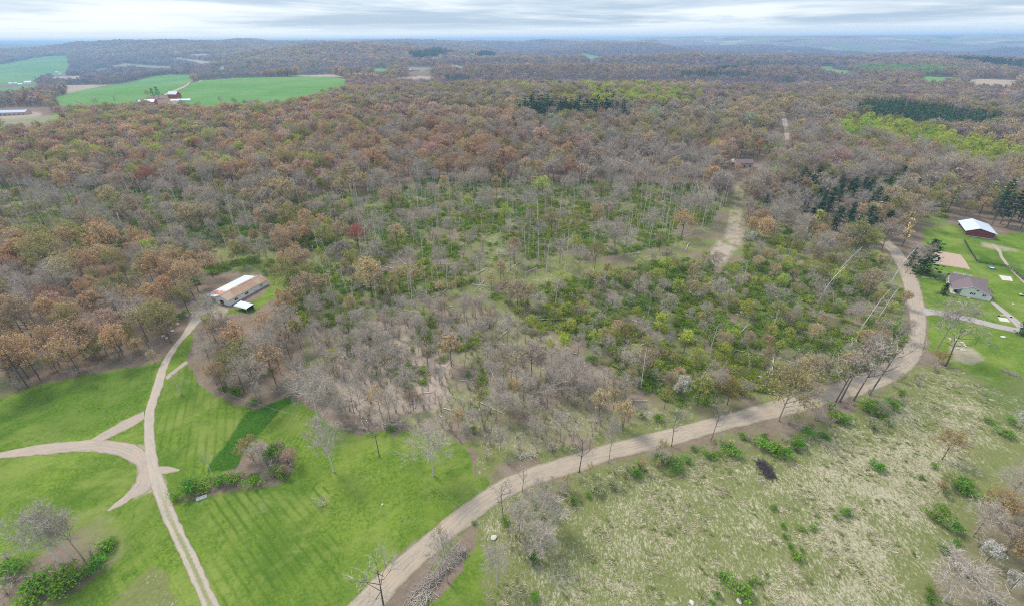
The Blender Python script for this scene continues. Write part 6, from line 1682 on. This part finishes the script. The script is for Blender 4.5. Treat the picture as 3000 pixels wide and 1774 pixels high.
tb = t_.build('water_trough', M['blue']); tb.location = (x, y, z); tag(tb, 'round blue tub on the lawn beside the black board fence', 'tub')
MB().hexa([p(6.2832 * i / N_, 1.349, -.05) for i in range(N_)], [p(6.2832 * i / N_, 1.349, .35) for i in range(N_)]).build('contents', M['concrete'], tb)
x, y, z = at(2943, 928); r = empty('timber_rail', (x, y, z), -.33, 'low dark timber rail beside the pale parking pad', 'rail')
MB().box(-2.6, 2.6, -.1, .1, .75, .9).build('beam', M['trim'], r)
for u in (-2.3, 2.3): MB().box(u - .25, u + .25, -.25, .25, -.2, .75).build('post', M['dark'], r)
x, y, z = at(2730, 817); r = empty('log_row', (x, y, z), -.27, 'long low stack of dark logs on the lawn left of the house', 'log pile')
for i in range(14):
    MB().bar((i % 5 * 2.1 - 4.5 + U(-.2, .2), (i // 5) * .34 + U(-.05, .05), .16 + .26 * (i // 9)), (i % 5 * 2.1 - 2.6 + U(-.2, .2), (i // 5) * .34 + U(-.05, .05), .16 + .26 * (i // 9)), .16).build('log', M['sticks'], r)


def stone(px, py, s, label, group=None, mat='stone'):
    x, y, z = at(px, py); import bmesh; bm = bmesh.new(); bmesh.ops.create_icosphere(bm, subdivisions=2, radius=1)
    ph = RNG.uniform(0, 6, 6)
    for v in bm.verts:
        c = v.co; k = 1 + .22 * math.sin(c.x * 3 + ph[0]) * math.sin(c.y * 2.6 + ph[1]) + .14 * math.sin(c.z * 5 + ph[2]); v.co = Vector((c.x * k * U(.92, 1.08), c.y * k * .85, c.z * k * .55 + .2))
    me = bpy.data.meshes.new('boulder'); bm.to_mesh(me); bm.free(); me.materials.append(M[mat]); o = link(bpy.data.objects.new('boulder', me)); o.location = (x, y, z); o.scale = (s * .62, s * .62, s * .62); o.rotation_euler = (0, 0, U(0, 6)); tag(o, label, 'boulder', group)


for i, (a, b) in enumerate(((2781, 991), (2785, 995), (2802, 996), (2795, 1002), (2800, 1005), (2807, 1004), (2814, 1002), (2820, 1004), (2826, 1011), (2829, 1014), (2812, 1010), (2805, 1020), (2818, 1024), (2826, 1026))): stone(a, b, U(.6, 1.1), 'white boulder of the scattered rocks beside the bare earth patch', 'white rocks on the lawn by the bend')
stone(1446, 1575, 1.3, 'single pale boulder on the brown ground behind the brush pile'); stone(2027, 1764, .9, 'pale stone in the meadow at the bottom edge', 'pale stones at the bottom of the meadow'); stone(2165, 1760, 1.0, 'cream stone among the bottom green shrubs of the meadow', 'pale stones at the bottom of the meadow')
stone(2810, 887, 1.2, 'flat stone block on the lawn in front of the white house', mat='slab'); stone(2939, 987, 1.4, 'flat grey slab on the lawn below the driveway', mat='concrete'); stone(1120, 1477, .6, 'small grey stone alone on the lawn above the road', mat='concrete'); stone(2968, 890, .8, 'small stones on the lawn right of the house')
for a, b in ((478, 985), (488, 990), (505, 970), (520, 950), (548, 925)): stone(a, b, U(1.0, 1.8), 'grey boulder in the rubble beside the upper farm lane', 'boulders by the upper lane', 'concrete')


def heap(name, px, py, L, W, h, n, mat, label, ang, r=.06, cat='brush pile'):
    """a pile of sticks: thrown together, one thing"""
    x, y, z = at(px, py); e = empty(name, (x, y, z), ang, label, cat); m = MB()
    for i in range(n):
        u, v = U(-L / 2, L / 2), RNG.normal() * W * .26; zz = max(.05, h * (1 - (v / (W * .6)) ** 2) * (1 - (u / (L * .56)) ** 4) * U(.1, 1)); a = RNG.normal() * .55 + (math.pi / 2 if U() < .22 else 0); l = U(1.2, 4.2) * .5
        d = Vector((math.cos(a), math.sin(a), RNG.normal() * .16)) * l; c = Vector((u, v, zz)); m.bar(c - d, c + d, r * U(.5, 1.5), r * .4, 4)
    o = m.build('sticks', M[mat], e); o['kind'] = 'stuff'; return e


def angpx(p, q): a, b = at(*p), at(*q); return math.atan2(b[1] - a[1], b[0] - a[0])


heap('brush_pile', 1288, 1678, 17, 3.2, 1.5, 420, 'sticks', 'long brush pile of grey branches below the gravel road', angpx((1205, 1765), (1368, 1600)))
heap('burnt_pile', 2244, 1376, 6.5, 3.6, 1.0, 240, 'char', 'dark burnt heap of sticks at the edge of the dry meadow', angpx((2225, 1350), (2262, 1400)), .05)
heap('brush_pile', 1168, 1245, 4, 3, 1.2, 90, 'post', 'small pale heap of sticks beside the whitish bush at the lawn edge', .6)
heap('brush_pile', 1690, 905, 7, 4, 1.6, 110, 'post', 'heap of pale branches in the middle of the cut-over wood', .2)
heap('brush_pile', 1235, 1755, 6, 4, 1.3, 130, 'post', 'pale root heap at the lower end of the long brush pile', 1.0)
heap('brush_pile', 2960, 1092, 4, 2.4, .5, 120, 'sticks', 'flat heap of brown sticks on the right lawn', -.9, .05); heap('brush_pile', 1545, 1335, 6, 2, .9, 60, 'post', 'pale branches lying above the gravel road', .2, .07); heap('brush_pile', 2590, 1030, 9, 4, 1.6, 150, 'sticks', 'tangle of broken branches left of the sharp road bend', .2)
x, y, z = at(592, 1458); r = empty('feed_trough', (x, y, z), .5, 'white broken trough in front of the green hedge on the lawn', 'trough')
MB().box(-1.3, 1.3, -.35, .35, -.05, .12).build('base', M['slab'], r); MB().box(-1.3, 1.3, -.42, -.351, -.05, .55).box(-1.3, 1.3, .351, .42, -.05, .55).box(-1.37, -1.301, -.42, .42, -.05, .55).build('side', M['trim'], r)
# the long stem across the cut-over ground
tr, cr, _ = PROTO['log'][0]; x, y, z = at(1572, 938); r = empty('fallen_log', (x, y, z), angpx((1572, 938), (1830, 932)), 'long pale fallen trunk lying across the middle of the cut-over wood', 'fallen trunk'); r.scale = (2.3, 1.3, 1.3)
link(bpy.data.objects.new('trunk', tr), r); b_ = link(bpy.data.objects.new('broken_branches', cr), r); b_['tint'] = list(TINT['twig'])

HAZE_DENSITY, HAZE_COL = 1.15e-4, (0.42, 0.66, 1.0, 1)


# ------------------------------------------------------------------ haze
def haze():
    n = bpy.data.materials.new('haze'); n.use_nodes = True
    t = n.node_tree; t.nodes.clear()
    o = t.nodes.new('ShaderNodeOutputMaterial'); v = t.nodes.new('ShaderNodeVolumePrincipled')
    v.inputs['Color'].default_value = HAZE_COL; v.inputs['Density'].default_value = HAZE_DENSITY; v.inputs['Anisotropy'].default_value = 0.0
    t.links.new(v.outputs[0], o.inputs['Volume'])
    b = MB().box(-36000, 36000, -36000, 36000, -124, 158).build('haze', n)
    tag(b, kind='stuff')


haze()
